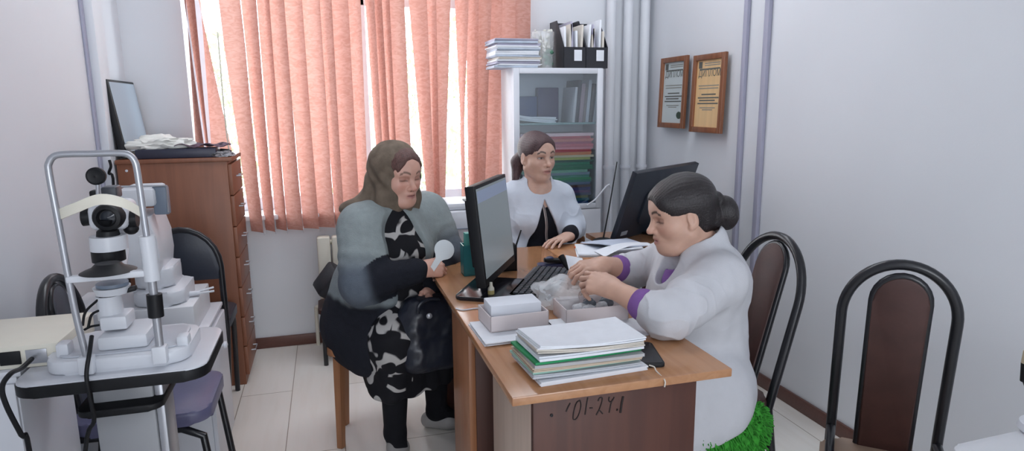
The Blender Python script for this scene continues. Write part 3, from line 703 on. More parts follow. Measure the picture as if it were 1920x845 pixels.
# on top of the cabinet
zt = CZ; cols = [PAPERB, PAPER, mat('grey_lilac_paper', rgb(170, 168, 186), .7, noise=.05), PAPERC]
hs = [.012, .008, .014, .009, .012, .011, .02, .014, .012, .013, .011, .012]
nm = ['lowest', 'second', 'third', 'fourth', 'fifth', 'sixth', 'seventh', 'eighth', 'ninth', 'tenth', 'eleventh', 'topmost']
for i, h in enumerate(hs):
    o = sheet_block((1.035 + rnd.uniform(-.012, .012), 3.635, zt), .245, .24, h, rnd.uniform(-.06, .06) - .03, seed=120 + i, nl=2, skew=.006)
    single(o, 'document_bundle', [PAPERB, PAPER, cols[2], PAPER, PAPERC, PAPERB, PAPER, PAPERB, PAPER, cols[2], PAPERB, cols[2]][i], '%s paper bundle counted from the bottom of the pile on the cabinet top' % nm[i], 'papers', 'paper bundles piled on the cabinet')
    zt += h + .0006
# clear vase with dried flowers
vs = thing('clear_container', 'clear plastic container with a dried arrangement between the papers and the black file rack', 'container', (1.222, 3.66, CZ))
CLR2 = mat('clear_plastic_wall', (0.9, 0.94, 0.95, 1), .1, alpha=.30)
b = MB(); b.tube([(1.222, 3.66, CZ), (1.222, 3.66, CZ + .205)], [.058, .068], 20, caps=False); b.lathe((1.222, 3.66, CZ), [(0, 0), (.058, 0), (.058, .004), (0, .004)])
b.build('container', CLR2, vs)
b = MB(); rn = random.Random(8)
for k in range(46):
    a = rn.uniform(0, 2 * PI); r = rn.uniform(.01, .06); z = rn.uniform(.10, .215)
    b.ball((1.222 + r * math.cos(a), 3.66 + r * math.sin(a), CZ + z), rn.uniform(.006, .012), 8)
b.build('pale_blossom', mat('dry_blossom', rgb(206, 206, 198), .8, noise=.1), vs)['kind'] = 'stuff'
b = MB()
for k in range(26):
    a = rn.uniform(0, 2 * PI); r = rn.uniform(0.01, .05)
    b.tube([(1.222 + r * .3 * math.cos(a), 3.66 + r * .3 * math.sin(a), CZ + .006), (1.222 + r * math.cos(a), 3.66 + r * math.sin(a), CZ + rn.uniform(.08, .20))], .0016, 5)
b.build('stem', mat('dry_stem', rgb(130, 120, 90), .8, noise=.2), vs)['kind'] = 'stuff'
b = MB()
for k in range(10):
    b.ball((1.235 + rn.uniform(-.02, .03), 3.63 + rn.uniform(-.02, .02), CZ + rn.uniform(.02, .10)), (.018, .012, .012), 8)
b.build('green_filler', mat('green_filler', rgb(78, 122, 100), .6, noise=.2), vs)
# black file rack: two slanted magazine boxes side by side
FILEB = mat('black_file_box', rgb(26, 28, 36), .45, noise=.15, nscale=40)
for i, lab in enumerate(('left black magazine file with white label on the cabinet top', 'right black magazine file with white label on the cabinet top')):
    x0 = 1.303 + i * .134; w_ = .132
    fb = thing('magazine_file', lab, 'file box', (x0 + w_ / 2, 3.65, CZ), group='black magazine files on the cabinet')
    side = [(0, 0), (.24, 0), (.24, .27), (.12, .27), (0, .115)]
    b = MB()
    My = lambda x: Matrix(((0, 0, 1, x), (1, 0, 0, 3.53), (0, 1, 0, CZ), (0, 0, 0, 1)))
    b.prism(side, My(x0), .003); b.prism(side, My(x0 + w_ - .003), .003)
    b.box((x0, 3.53, CZ), (x0 + w_, 3.533, CZ + .115)); b.box((x0, 3.767, CZ), (x0 + w_, 3.77, CZ + .27)); b.box((x0, 3.53, CZ), (x0 + w_, 3.77, CZ + .003))
    b.build('body', FILEB, fb)
    MB().box((x0 + .062, 3.5290, CZ + .04), (x0 + .108, 3.5298, CZ + .10)).build('label', PAPER, fb)
    for k in range(5):
        xx = x0 + .010 + k * .023
        Mp = Matrix.Translation((xx, 3.545, CZ + .004)) @ Matrix.Rotation(R_(-2 + rn.uniform(-4, 6)), 4, 'Y')
        hh = .19 + rn.uniform(0, .09)
        single(MB().box((0, 0, 0), (.012, .19, hh), .001, M=Mp), 'document', (PAPER, PAPERC, cols[2])[k % 3], '%s sheaf from the left in the %s black magazine file' % (('first', 'second', 'third', 'fourth', 'fifth')[k], ('left', 'right')[i]), 'papers', 'paper sheaves in the magazine files')

# ------------------------------------------------------------------ framed diplomas on the right wall
def diploma(y0, y1, z0, z1, bg, label, seed, lean):
    t_ = thing('framed_diploma', label, 'diploma', (XR, (y0 + y1) / 2, z0))
    M = frame(Vector((0, -1, 0)), Vector((lean, 0, 1)), Vector((XR - .012 - .02, y1, z0)))   # x runs towards the viewer, z out of the wall
    w, h = y1 - y0, z1 - z0; fw_ = .03
    # ex x ey = (0,-1,0)x(0,0,1) = (-1,0,0): z points into the room
    b = MB()
    for a, c in (((0, 0), (fw_, h)), ((w - fw_, 0), (w, h)), ((fw_, 0), (w - fw_, fw_)), ((fw_, h - fw_), (w - fw_, h))):
        b.prism(rect(a[0], a[1], c[0], c[1]), M, .022, .004)
    b.build('frame', FRAMEW, t_)
    MB().prism(rect(fw_ - .004, fw_ - .004, w - fw_ + .004, h - fw_ + .004), M @ Matrix.Translation((0, 0, .004)), .004).build('sheet', bg, t_)
    ink = mat('diploma_ink', rgb(96, 98, 94), .7); ink2 = mat('diploma_ink_pale', rgb(140, 140, 132), .7)
    iw, ih = w - 2 * fw_, h - 2 * fw_
    def line(xa, xb, yy, hh, mm): mm.prism(rect(fw_ + xa * iw, fw_ + yy * ih - hh / 2, fw_ + xb * iw, fw_ + yy * ih + hh / 2), M @ Matrix.Translation((0, 0, .0082)), .0006)
    for dark, rows in ((True, ((.865, .1, .9, .008), (.93, .06, .2, .035), (.49, .24, .8, .007), (.44, .10, .92, .007), (.40, .16, .78, .007), (.355, .10, .9, .007))),
                       (False, ((.95, .3, .9, .005), (.92, .3, .9, .005), (.62, .1, .9, .005), (.58, .12, .88, .005), (.29, .2, .8, .005), (.26, .3, .7, .005)))):
        for yy, xa, xb, hh in rows:
            a = MB(); line(xa, xb, yy, hh, a); a.build('crest' if hh > .02 else 'text_line', ink if dark else ink2, t_)
    cu = bpy.data.curves.new('title', 'FONT'); cu.body = 'ДИПЛОМ'; cu.size = .052; cu.align_x = 'CENTER'; cu.extrude = .0003
    tmp = bpy.data.objects.new('title_tmp', cu); COL.objects.link(tmp)
    dg = bpy.context.evaluated_depsgraph_get(); me = bpy.data.meshes.new_from_object(tmp.evaluated_get(dg)); bpy.data.objects.remove(tmp)
    bm = bmesh.new(); bm.from_mesh(me); bpy.data.meshes.remove(me)
    b = MB(); b.bm.free(); b.bm = bm
    bm.transform(M @ Matrix.Translation((w / 2, fw_ + .755 * ih, .0086)) @ Matrix.Diagonal((iw * .86 / .24, 1, 1, 1)))
    b.build('title', ink, t_)
    return t_, M, w, h
PAPG = mat('silver_diploma_paper', rgb(196, 204, 204), .35, noise=.04, nscale=6)
PAPO = mat('golden_diploma_paper', rgb(226, 190, 140), .35, noise=.10, nscale=3, stretch=(1, 9, .3))
d1, M1, w1, h1 = diploma(3.385, 3.685, 1.255, 1.668, PAPG, 'framed silver-white diploma on the right wall, the left of the two', 1, .03)
MB().ball(M1 @ Vector((w1 - .07, .075, .0085)), (.001, .03, .022), 12).build('emblem', mat('green_black_print', rgb(58, 74, 60), .6), d1)
diploma(3.01, 3.315, 1.240, 1.658, PAPO, 'framed golden diploma on the right wall, nearer the grey trunking', 2, .03)
# ------------------------------------------------------------------ arch-backed tube chairs
def arch(w, h, n=26, inset=0.0):
    """inverted U outline: list of (x, z) from foot left over the top to foot right"""
    r = w / 2; out = [(-r, 0)]
    hh = r * 1.15
    for k in range(n + 1):
        a = PI - PI * k / n; out.append((r * math.cos(a), h - hh + hh * math.sin(a)))
    out.append((r, 0)); return out
def arch_chair(label, loc, rz, pad_m, seat_m, w=.34, top=.955, lean=.10, group=None, tube_r=.0145, pad=None, seat_z=.425):
    """local frame: seat faces +y, back at y=0"""
    t = thing('chair', label, 'chair', loc, rz, group)
    def back(x, z): return Vector((x, -lean * max(0, (z - .43)) / .5, z))
    pts = [back(x, z) for x, z in arch(w, top)]
    pts[0] = Vector((pts[0].x * 1.02, -.06, 0)); pts[-1] = Vector((pts[-1].x * 1.02, -.06, 0))
    pts.insert(1, back(pts[1].x, .43)); pts.insert(-1, back(pts[-2].x, .43))
    MB().tube(pts, tube_r, 12).build('back_frame', BLACKM, t, world=False)
    pw, ph0, ph1 = pad or w * .40, seat_z - .005, top - .024
    pr = [(x, z) for x, z in arch(pw, ph1 - ph0, 12)]
    def bx(p): return back(p[0], p[1] + ph0)
    M = frame(Vector((1, 0, 0)), back(0, .9) - back(0, .5), back(0, ph0))
    L = (back(0, ph1) - back(0, ph0)).length
    out = [(x, z * L / (ph1 - ph0)) for x, z in pr]
    pad = MB().prism(out, M @ Matrix.Translation((0, 0, -.014)), .028, .007).build('back_pad', pad_m, t, world=False)
    MB().tube([M @ Vector((x, y, 0)) for x, y in out], .0105, 10, closed=True).build('pad_rim', BLACKM, pad, world=False)
    MB().tube([back(-w / 2, seat_z + .02), back(w / 2, seat_z + .02)], .010, 8).build('cross_bar', BLACKM, t, world=False)
    MB().prism(rrect(min(.39, w + .055), .39, .06), Matrix.Translation((0, .19, seat_z)), .045, .014).build('seat', seat_m, t, world=False)
    for s_ in (-1, 1):
        MB().tube([(s_ * w / 2, -.0, .415), (s_ * (w / 2 + .005), .30, .41), (s_ * (w / 2 + .01), .36, .38), (s_ * (w / 2 + .015), .40, .0)], .0125, 10).build('leg', BLACKM, t, world=False)
    return t
BEIGES = mat('beige_seat_cover', rgb(176, 150, 130), .6, noise=.06)
arch_chair('black tube-framed chair with brown back pad behind the dark-haired doctor', (1.318, 1.83, 0), R_(90), BROWNPAD, BROWNPAD, lean=.13)
arch_chair('empty black arch-backed chair with brown pad near the right wall', (1.555, 1.44, 0), R_(138), BROWNPAD, BEIGES, w=.278, top=.968, lean=-.115, pad=.135, seat_z=.335)
GREYPAD = mat('charcoal_vinyl', rgb(70, 72, 80), .45, noise=.08, bump=.1)
arch_chair('black arch-backed chair with violet-grey seat behind the slit lamp table', (-.79, 2.262, 0), R_(-90), GREYPAD, VIOLET, w=.30, top=.885, lean=.06)
arch_chair('black chair whose arched back just shows at the bottom left edge', (-.545, .98, 0), R_(200), GREYPAD, VIOLET, w=.34, top=.895, lean=.05)

# dark padded chair before the chest
t = thing('chair', 'navy padded chair with black tube legs in front of the brown chest', 'chair', (-.61, 2.93, 0))
pts = []
for x, z in arch(.29, .905, 12): pts.append(Vector((-.61 + x, 2.93 - .03 * max(0, z - .45), z)))
pts[0] = Vector((-.61 - .125, 2.955, 0)); pts[-1] = Vector((-.61 + .115, 2.955, 0)); pts.insert(1, Vector((-.755, 2.94, .45))); pts.insert(-1, Vector((-.465, 2.94, .45)))
MB().tube(pts, .013, 10).build('back_frame', BLACKM, t)
po = [(x, z) for x, z in arch(.282, .215, 12)]
MB().prism(po, Matrix(((1, 0, 0, -.61), (0, 0, -1, 2.945), (0, 1, 0, .685), (0, 0, 0, 1))), .035, .008).build('back_pad', DARKBLUE, t)
MB().prism(rrect(.30, .36, .07), Matrix.Translation((-.61, 3.12, .44)), .04, .012).build('seat', DARKBLUE, t)
for s_ in (-1, 1):
    MB().tube([(-.61 + s_ * .13, 2.96, .43), (-.61 + s_ * .125, 3.24, .43), (-.61 + s_ * .12, 3.30, .38), (-.61 + s_ * .105, 3.335, 0)], .012, 10).build('leg', BLACKM, t)

# ------------------------------------------------------------------ chest of drawers and what stands on it
HX0, HX1, HY0, HY1, HZ = -.945, -.452, 3.40, 3.765, 1.165
ch = thing('chest_of_drawers', 'tall brown chest of drawers in the left back corner', 'chest', ((HX0 + HX1) / 2, (HY0 + HY1) / 2, 0))
MB().box((HX0, HY0, 0.0), (HX1 - .018, HY1, HZ - .02), .002).build('body', CHESTW, ch)
MB().box((HX0 - .004, HY0 - .006, HZ - .02), (HX1 + .004, HY1, HZ), .002).build('top', CHESTW, ch)
for k in range(7):
    z0 = .05 + k * .155
    d_ = MB().box((HX1 - .018, HY0 + .004, z0), (HX1, HY1 - .004, z0 + .150), .002).build('drawer', CHESTW, ch)
    MB().tube([(HX1, 3.55, z0 + .08), (HX1 + .02, 3.55, z0 + .08), (HX1 + .02, 3.63, z0 + .08), (HX1, 3.63, z0 + .08)], .004, 8).build('handle', SILVER, d_)
MB().lathe((HX0 + .04, HY0 - .001, HZ - .05), [(0, 0), (.006, 0), (.006, .003), (0, .004)], Matrix.Rotation(R_(90), 3, 'X'), 12).build('screw_cap', WPLAST, ch)
tv = thing('flat_screen', 'black-framed flat screen leaning on the wall on top of the brown chest', 'screen', (-.93, 3.69, HZ))
yA, yB_ = 3.43, 3.87
Mt = frame(Vector((0, 1, 0)), Vector((-.13, 0, 1)), Vector((-.905, yA, HZ + .012)))     # z = ex x ey -> +x
MB().prism(rect(0, 0, yB_ - yA, .36), Mt @ Matrix.Translation((0, 0, -.03)), .03, .005).build('housing', BLACK, tv)
MB().prism(rect(.018, .02, yB_ - yA - .012, .348), Mt @ Matrix.Translation((0, 0, .0004)), .001).build('screen', mat('screen_painted_reflection', rgb(160, 174, 186), .25), tv)  # pale tone paints the bright room reflected in the screen
MB().box((-.925, 3.60, HZ), (-.87, 3.70, HZ + .014), .003).build('foot', BLACK, tv)
single(MB().tube([at(205, 300, Y=3.36), at(208, 312, Y=3.355), at(204, 325, Y=3.36), at(212, 335, Y=3.36), at(214, 420, Y=3.36)], .006, 8, smooth=4), 'cable', BLACK, 'black cable hanging beside the left edge of the brown chest', 'cable')
tray = MB().box((-.865, 3.405, HZ), (-.515, 3.53, HZ + .045), .006)
single(tray, 'storage_tray', mat('dark_navy_plastic', rgb(34, 36, 56), .4, noise=.1), 'long dark navy tray along the front edge of the chest top', 'tray')
def cloth_heap(c, r, seed, name, m_, label, cat, amp=.55):
    o = crumple(c, r, seed, amp); return single(o, name, m_, label, cat)
cloth_heap((-.775, 3.47, HZ + .066), (.12, .05, .036), 4, 'folded_cloth', mat('ivory_cloth', rgb(226, 226, 220), .9, bump=.3, bscale=50, noise=.05), 'rumpled ivory cloth lying on the navy tray', 'cloth')
single(MB().grid(lambda u, v: Vector((-.70 + .24 * u, 3.42 + .12 * v, HZ + .051 + .010 * math.sin(u * 13) * math.sin(v * 5 + 1) + .008)), 20, 10, .003), 'scarf', mat('dotted_dark_fabric', rgb(92, 74, 88), .9, noise=.9, nscale=70), 'dark mottled scarf spread over the right half of the navy tray', 'scarf')
cloth_heap((-.50, 3.47, HZ + .012), (.05, .06, .020), 9, 'striped_cloth', mat('black_white_cloth', rgb(150, 150, 154), .8, noise=.95, nscale=30, stretch=(1, 6, 1)), 'black and white crumpled cloth at the right corner of the chest top', 'cloth')
single(MB().tube([(-.50, 3.44, HZ + .034), (-.47, 3.46, HZ + .030), (-.455, 3.46, HZ + .022)], .006, 8), 'marker_pen', BLACK, 'black marker lying on the striped cloth on the chest', 'pen')

# ------------------------------------------------------------------ white cabinet, box and autorefractor
wc = thing('bedside_cabinet', 'white cabinet with side knob left of the navy chair', 'cabinet', (-.71, 2.66, 0))
b = MB().box((-.97, 2.47, .0), (-.472, 2.86, .585), .003); b.box((-.975, 2.465, .585), (-.462, 2.865, .60), .003); b.build('body', WPLAST, wc)
d_ = MB().box((-.472, 2.475, .06), (-.456, 2.855, .57), .003).build('door', WPLAST, wc)
kp = at(421, 646, X=-.44)
MB().lathe(Vector((-.457, kp.y, kp.z)), [(.006, 0), (.006, .012), (.014, .016), (.014, .026), (0, .03)], Matrix.Rotation(R_(90), 3, 'Y'), 16).build('knob', WPLAST, d_)
single(MB().box((-.93, 2.475, .60), (-.497, 2.80, .70), .004), 'equipment_case', mat('off_white_case', rgb(210, 212, 216), .4, noise=.02), 'flat white case on the white cabinet under the eye examination machine', 'case')
lw = thing('bedside_cabinet', 'white cabinet against the left wall under the cream power box', 'cabinet', (-.87, 1.93, 0))
b = MB().box((-.99, 1.755, .0), (-.757, 2.07, .765), .003); b.box((-.995, 1.75, .765), (-.745, 2.075, .78), .003); b.build('body', WPLAST, lw)
MB().box((-.985, 1.745, .05), (-.76, 1.7545, .75), .002).build('door', WPLAST, lw)
ar = thing('autorefractor', 'white eye examination machine with grey side screen on the white case', 'eye instrument', (-.66, 2.62, .70))
def pp(px, py, Y): return at(px, py, Y=Y)
# base foot
q = at(305, 552, Y=2.60)
MB().prism(rrect(.17, .26, .05), Matrix.Translation((-.615, 2.62, .70)), .055, .018).build('base', DEVWHITE, ar)
MB().prism(rrect(.13, .20, .04), Matrix.Translation((-.635, 2.64, .755)), .075, .018).build('stage', DEVWHITE, ar)
a_ = at(228, 480, Y=2.60); b_ = at(300, 480, Y=2.60); zt_ = at(260, 385, Y=2.60).z
prof = [(-.075, .0), (.085, .0), (.092, .05), (.088, .12), (.07, .20), (-.065, .20), (-.075, .12)]
MB().prism([(x, z) for x, z in prof], Matrix(((1, 0, 0, (a_.x + b_.x) / 2 - .01), (0, 0, -1, 2.75), (0, 1, 0, .825), (0, 0, 0, 1))), .24, .008).build('body', DEVWHITE, ar)
c1 = at(222, 384, Y=2.56); c2 = at(290, 352, Y=2.56)
MB().box((c1.x, 2.54, c1.z - .01), (c2.x, 2.74, c2.z), .012).build('head', DEVWHITE, ar)
e1 = at(291, 402, Y=2.58); e2 = at(314, 348, Y=2.58)
sd_ = MB().box((e1.x, 2.565, e1.z), (e2.x, 2.60, e2.z), .006).build('screen_housing', DEVGREY, ar)
MB().tube([at(220, 350, Y=2.565), at(312, 348, Y=2.565), at(316, 398, Y=2.565)], .004, 8).build('screen_trim', SILVER, ar)
MB().box(at(255, 470, Y=2.52) + Vector((-.05, 0, -.05)), at(255, 470, Y=2.52) + Vector((.03, .03, .05)), .01).build('front_panel', mat('slate_plastic', rgb(66, 74, 88), .4), ar)
jy = thing('hand_piece', 'small white hand piece with prongs on the white case by the navy chair', 'hand piece', (-.53, 2.56, .70))
h0 = at(345, 530, Y=2.60); h0.z = .712
MB().tube([h0, h0 + Vector((.05, .01, 0))], [.011, .009], 10).build('grip', DEVWHITE, jy)
MB().tube([h0 + Vector((.04, .01, .004)), h0 + Vector((.095, .03, .012))], .004, 8).build('prong', DEVWHITE, jy)
MB().tube([h0 + Vector((.04, .0, .0)), h0 + Vector((.10, .005, .004))], .004, 8).build('prong', DEVWHITE, jy)
MB().ball(h0 + Vector((0, 0, .012)), .012, 12).build('cap', DEVWHITE, jy)

# ------------------------------------------------------------------ slit lamp table
TZ = .78
tb = thing('instrument_table', 'white instrument table with black edging carrying the slit lamp', 'table', (-.53, 1.80, 0))
tx0, tx1, ty0, ty1 = -.730, -.318, 1.642, 1.965
out = [(x + (tx0 + tx1) / 2, y + (ty0 + ty1) / 2) for x, y in rrect(tx1 - tx0, ty1 - ty0, .05)]
MB().prism(out, Matrix.Translation((0, 0, TZ - .030)), .030, .003).build('table_top', mat('white_laminate', rgb(200, 203, 210), .3, noise=.02), tb)
out2 = [(x + (tx0 + tx1) / 2, y + (ty0 + ty1) / 2) for x, y in rrect(tx1 - tx0 + .004, ty1 - ty0 + .004, .052)]
MB().prism(out2, Matrix.Translation((0, 0, TZ - .032)), .0285, .004).build('edge_band', BLACK, tb)
MB().box((-.598, 1.74, .05), (-.462, 1.85, TZ - .032), .006).build('column', mat('grey_painted_metal', rgb(150, 152, 156), .35, noise=.03), tb)
MB().box((-.462, 1.745, .05), (-.440, 1.845, TZ - .032), .006).build('column_rail', SILVER, tb)
sh = at(235, 768, Y=1.70)
MB().prism([(x - .53, y + 1.79) for x, y in rrect(.19, .20, .03)], Matrix.Translation((0, 0, sh.z - .008)), .018, .005).build('shelf', BLACK, tb)
MB().prism([(x - .53, y + 1.80) for x, y in rrect(.42, .40, .05)], Matrix.Translation((0, 0, .0)), .05, .01).build('foot', mat('grey_painted_metal', rgb(150, 152, 156), .35), tb)
# power box
pb = thing('power_box', 'cream power supply box at the left end of the instrument table', 'power box', (-.76, 1.85, TZ))
p0, p1 = at(-40, 693, Z=TZ), at(96, 692, Z=TZ)
py0 = 1.765
MB().box((-.94, py0, TZ), (-.664, 2.02, TZ + .058), .005).build('case', CREAM, pb)
MB().box((-.79, py0 - .004, TZ + .012), (-.745, py0, TZ + .046), .002).build('socket', BLACK, pb)
MB().box((-.735, py0 - .002, TZ + .010), (-.69, py0, TZ + .046), .001).build('connector_plate', SILVER, pb)
single(MB().tube([at(60, 672, Y=1.755), at(40, 690, Y=1.70), at(20, 700, Y=1.63), at(4, 725, Y=1.615), at(12, 760, Y=1.61), at(40, 815, Y=1.62), at(55, 845, Y=1.64), (-.72, 1.66, .2), (-.70, 1.68, .006)], .0055, 8, smooth=5), 'cable', BLACK, 'thick black cable dropping from the cream power box over the table corner', 'cable')
single(MB().tube([at(172, 630, Y=1.70), at(168, 660, Y=1.66), at(163, 690, Y=1.64), at(163, 715, Y=1.632), at(172, 760, Y=1.64), at(176, 790, Y=1.65), at(160, 845, Y=1.66), (-.66, 1.67, .2), (-.67, 1.69, .006)], .005, 8, smooth=5), 'cable', BLACK, 'black cable hanging over the table front from the slit lamp base', 'cable')

# ------------------------------------------------------------------ slit lamp
sl = thing('slit_lamp', 'white slit lamp eye microscope with black eyepiece and chin rest frame', 'slit lamp', (-.52, 1.80, TZ))
bp_out = [(x - .520, y + 1.795) for x, y in rrect(.315, .225, .05)]
MB().prism(bp_out, Matrix.Translation((0, 0, TZ)), .034, .008).build('base_plate', DEVWHITE, sl)
MB().prism([(x - .520, y + 1.795) for x, y in rrect(.275, .18, .04)], Matrix.Translation((0, 0, TZ + .0345)), .004, .001).build('rail_plate', mat('pale_grey_plate', rgb(186, 190, 198), .3), sl)
def foot(px, py):
    f0 = at(px, py, Y=1.676)
    return MB().box(f0 + Vector((-.016, -.014, -.018)), f0 + Vector((.016, .014, .026)), .004)
foot(164, 686).build('frame_socket', DEVWHITE, sl); foot(301, 666).build('frame_socket', DEVWHITE, sl)
for (px, py) in ((345, 640), (122, 655)):
    f0 = at(px, py, Y=1.74); MB().box(f0 + Vector((-.014, -.02, -.02)), f0 + Vector((.014, .02, .02)), .006).build('rail_guard', DEVWHITE, sl)
YF_ = 1.676
loop = [at(164, 676, Y=YF_), at(140, 580, Y=YF_), at(110, 420, Y=YF_), at(92, 325, Y=YF_), at(92, 305, Y=YF_), at(101, 293, Y=YF_), at(120, 289, Y=YF_), at(170, 288, Y=YF_), at(225, 287, Y=YF_), at(243, 291, Y=YF_), at(253, 303, Y=YF_), at(258, 325, Y=YF_), at(268, 395, Y=YF_), at(276, 450, Y=YF_)]
MB().tube(loop, .0075, 12, smooth=3).build('headrest_frame', SILVER, sl)
MB().tube([at(275, 442, Y=YF_), at(286, 525, Y=YF_)], .0175, 16).build('sleeve', DEVWHITE, sl)
MB().tube([at(285, 525, Y=YF_), at(301, 660, Y=YF_)], .0095, 14).build('frame_post', SILVER, sl)
MB().tube([at(289, 551, Y=YF_), at(293, 593, Y=YF_)], .0175, 16).build('height_knob', BLACK, sl)
MB().obox((at(125, 522, Y=YF_) + at(296, 511, Y=YF_)) / 2, ((at(125, 522, Y=YF_) - at(296, 511, Y=YF_)).length, .02, .016), Matrix.Rotation(R_(-1), 3, 'Y'), .004).build('cross_bar', DEVWHITE, sl)
ba, bb_, bc_ = at(110, 402, Y=YF_ + .0), at(185, 374, Y=YF_ - .03), at(268, 400, Y=YF_)
bpts = [ba, at(140, 390, Y=YF_ - .02), bb_, at(230, 380, Y=YF_ - .02), bc_]
Q = []
for k in range(len(bpts)): Q.append(bpts[k])
m_ = MB()
def band(u, v):
    x = u * 4; i = min(3, int(x)); tt = x - i
    p0 = Q[max(0, i - 1)]; p1 = Q[i]; p2 = Q[i + 1]; p3 = Q[min(4, i + 2)]
    p = 0.5 * ((2 * p1) + (p2 - p0) * tt + (2 * p0 - 5 * p1 + 4 * p2 - p3) * tt * tt + (3 * p1 - p0 - 3 * p2 + p3) * tt ** 3)
    return p + Vector((0, 0, (v - .5) * .024))
m_.grid(band, 24, 2, .006).build('forehead_band', CREAM, sl)
# chin cup: black oval dish on the cross bar
cz = at(204, 500, Y=1.70)
MB().lathe(at(204, 511, Y=1.695), [(.030, 0), (.060, .004), (.052, .008), (.036, .014), (.026, .024), (0, .025)], n=28).build('chin_cup', BLACK, sl)
# microscope column, from the base up
yc = 1.79
bx0 = at(182, 652, Y=1.72); bx1 = at(275, 625, Y=1.72)
MB().box((bx0.x, 1.72, TZ + .038), (bx1.x, 1.86, bx1.z), .008).build('joystick_base', DEVWHITE, sl)
kx = at(230, 620, Y=yc)
MB().box(at(188, 622, Y=1.75) + Vector((0, 0, 0)), at(236, 592, Y=1.75) + Vector((0, .08, 0)), .006).build('column_block', DEVWHITE, sl)
def vcyl(px, py0_, py1_, r0, r1, Y, name, m__, n=24):
    a = at(px, py0_, Y=Y); b = at(px, py1_, Y=Y); b.x = a.x
    return MB().cyl(a, b, r0, r1, n).build(name, m__, sl)
vcyl(209, 596, 552, .029, .029, yc, 'column', DEVWHITE)
vcyl(208, 557, 546, .0225, .0225, yc, 'column_ring', BLACK)
vcyl(211, 549, 536, .036, .042, yc, 'collar', DEVWHITE)
vcyl(211, 535, 529, .036, .036, yc, 'collar_disc', DEVGREY)
MB().obox(at(236, 544, Y=yc), (.05, .02, .012), Matrix.Rotation(R_(-12), 3, 'Y'), .003).build('clamp_arm', BLACK, sl)
vcyl(206, 515, 488, .030, .030, yc, 'lower_tube', DEVWHITE)
vcyl(205, 488, 466, .037, .037, yc, 'black_band', BLACK)
vcyl(205, 467, 441, .041, .040, yc, 'illumination_tube', DEVWHITE)
nk = MB(); a = at(203, 441, Y=yc); nk.lathe(a, [(.026, 0), (.024, .012), (.014, .02), (.020, .03), (.024, .04), (0, .045)], n=24); nk.build('lens_neck', BLACK, sl)
hd0 = at(171, 442, Y=yc + .02); hd1 = at(238, 378, Y=yc + .02)
MB().box((hd0.x, yc + .0, hd0.z + .012), (hd1.x, yc + .12, hd1.z), .02, 4).build('microscope_body', DEVWHITE, sl)
ey = at(203, 407, Y=yc - .01)
RX = Matrix.Rotation(R_(90), 3, 'X')
MB().lathe(ey, [(.034, -.02), (.034, .006), (.030, .014), (.022, .016), (.018, .004), (0, .002)], RX, 28).build('objective_lens', BLACK, sl)
MB().lathe(ey + Vector((0, -.004, 0)), [(0, 0), (.016, 0), (0, .006)], RX, 20).build('lens_glass', mat('lens_glass', rgb(40, 44, 52), .05), sl)
for (px, py, r) in ((166, 406, .023), (248, 410, .024)):
    k_ = at(px, py, Y=yc + .04); MB().cyl(k_ + Vector((-.012, 0, 0)), k_ + Vector((.012, 0, 0)), r, r * .9, 20).build('side_knob', BLACK, sl)
k_ = at(246, 428, Y=yc + .04); MB().ball(k_, (.018, .018, .016), 14).build('focus_knob', BLACK, sl)
MB().box(at(190, 374, Y=yc + .03), at(217, 350, Y=yc + .03) + Vector((0, .05, 0)), .005).build('lamp_house', mat('dark_grey_metal', rgb(62, 66, 74), .4), sl)
MB().box(at(167, 371, Y=yc + .03), at(181, 357, Y=yc + .03) + Vector((0, .03, 0)), .005).build('lever_block', BLACK, sl)
MB().tube([at(184, 374, Y=yc), at(183, 343, Y=yc)], .0045, 10).build('stalk', SILVER, sl)
d0 = at(180, 330, Y=yc)
MB().lathe(d0, [(0, -.006), (.0215, -.006), (.0215, .004), (.017, .007), (.006, .004), (0, .006)], RX, 28).build('fixation_disc', BLACK, sl)
MB().tube([at(226, 505, Y=1.80), at(232, 470, Y=1.86), at(228, 420, Y=1.90)], .012, 10, smooth=4).build('swing_arm', DEVWHITE, sl)
b = MB()
for pts_ in ([(205, 545), (180, 565), (160, 585), (155, 610)], [(190, 580), (172, 590), (165, 615)], [(186, 609), (170, 612), (158, 618)]):
    b.tube([at(x, y, Y=yc - .02) for x, y in pts_], .0032, 6, smooth=4)
b.build('wire', BLACK, sl)

# ------------------------------------------------------------------ stool, chair by the back wall, radiator, printer
stl = thing('stool', 'wooden stool with plain tapered legs under the woman in the headscarf', 'stool', (.114, 2.675, 0))
LG = [(-.017, 2.609), (.006, 2.812), (.245, 2.740), (.222, 2.540)]
sc_ = Vector((.114, 2.675))
for (x, y) in LG:
    tx, ty = sc_.x + (x - sc_.x) * .9, sc_.y + (y - sc_.y) * .9
    MB().tube([(x, y, 0), (tx, ty, .415)], [.017, .025], 4, flat=(1, 0.1, 0)).build('leg', STOOLW, stl)
MB().prism(rrect(.29, .27, .03), Matrix.Translation((.114, 2.675, .415)) @ Matrix.Rotation(-.2, 4, 'Z'), .03, .006).build('seat', STOOLW, stl)
bcz = thing('footstool', 'low black-legged stool with brown seat by the radiator behind the headscarf woman', 'stool', (.08, 3.64, 0))
MB().prism(rrect(.36, .24, .04), Matrix.Translation((.08, 3.64, .29)), .03, .008).build('seat', BROWNPAD, bcz)
for x, y in ((-.075, 3.54), (.235, 3.54), (.235, 3.74), (-.075, 3.74)):
    MB().tube([(x, y, 0), (x, y, .295)], .0125, 10).build('leg', BLACKM, bcz)
bag = MB()
def hexa(p): return [at(x, y, Y=Y) for x, y, Y in p]
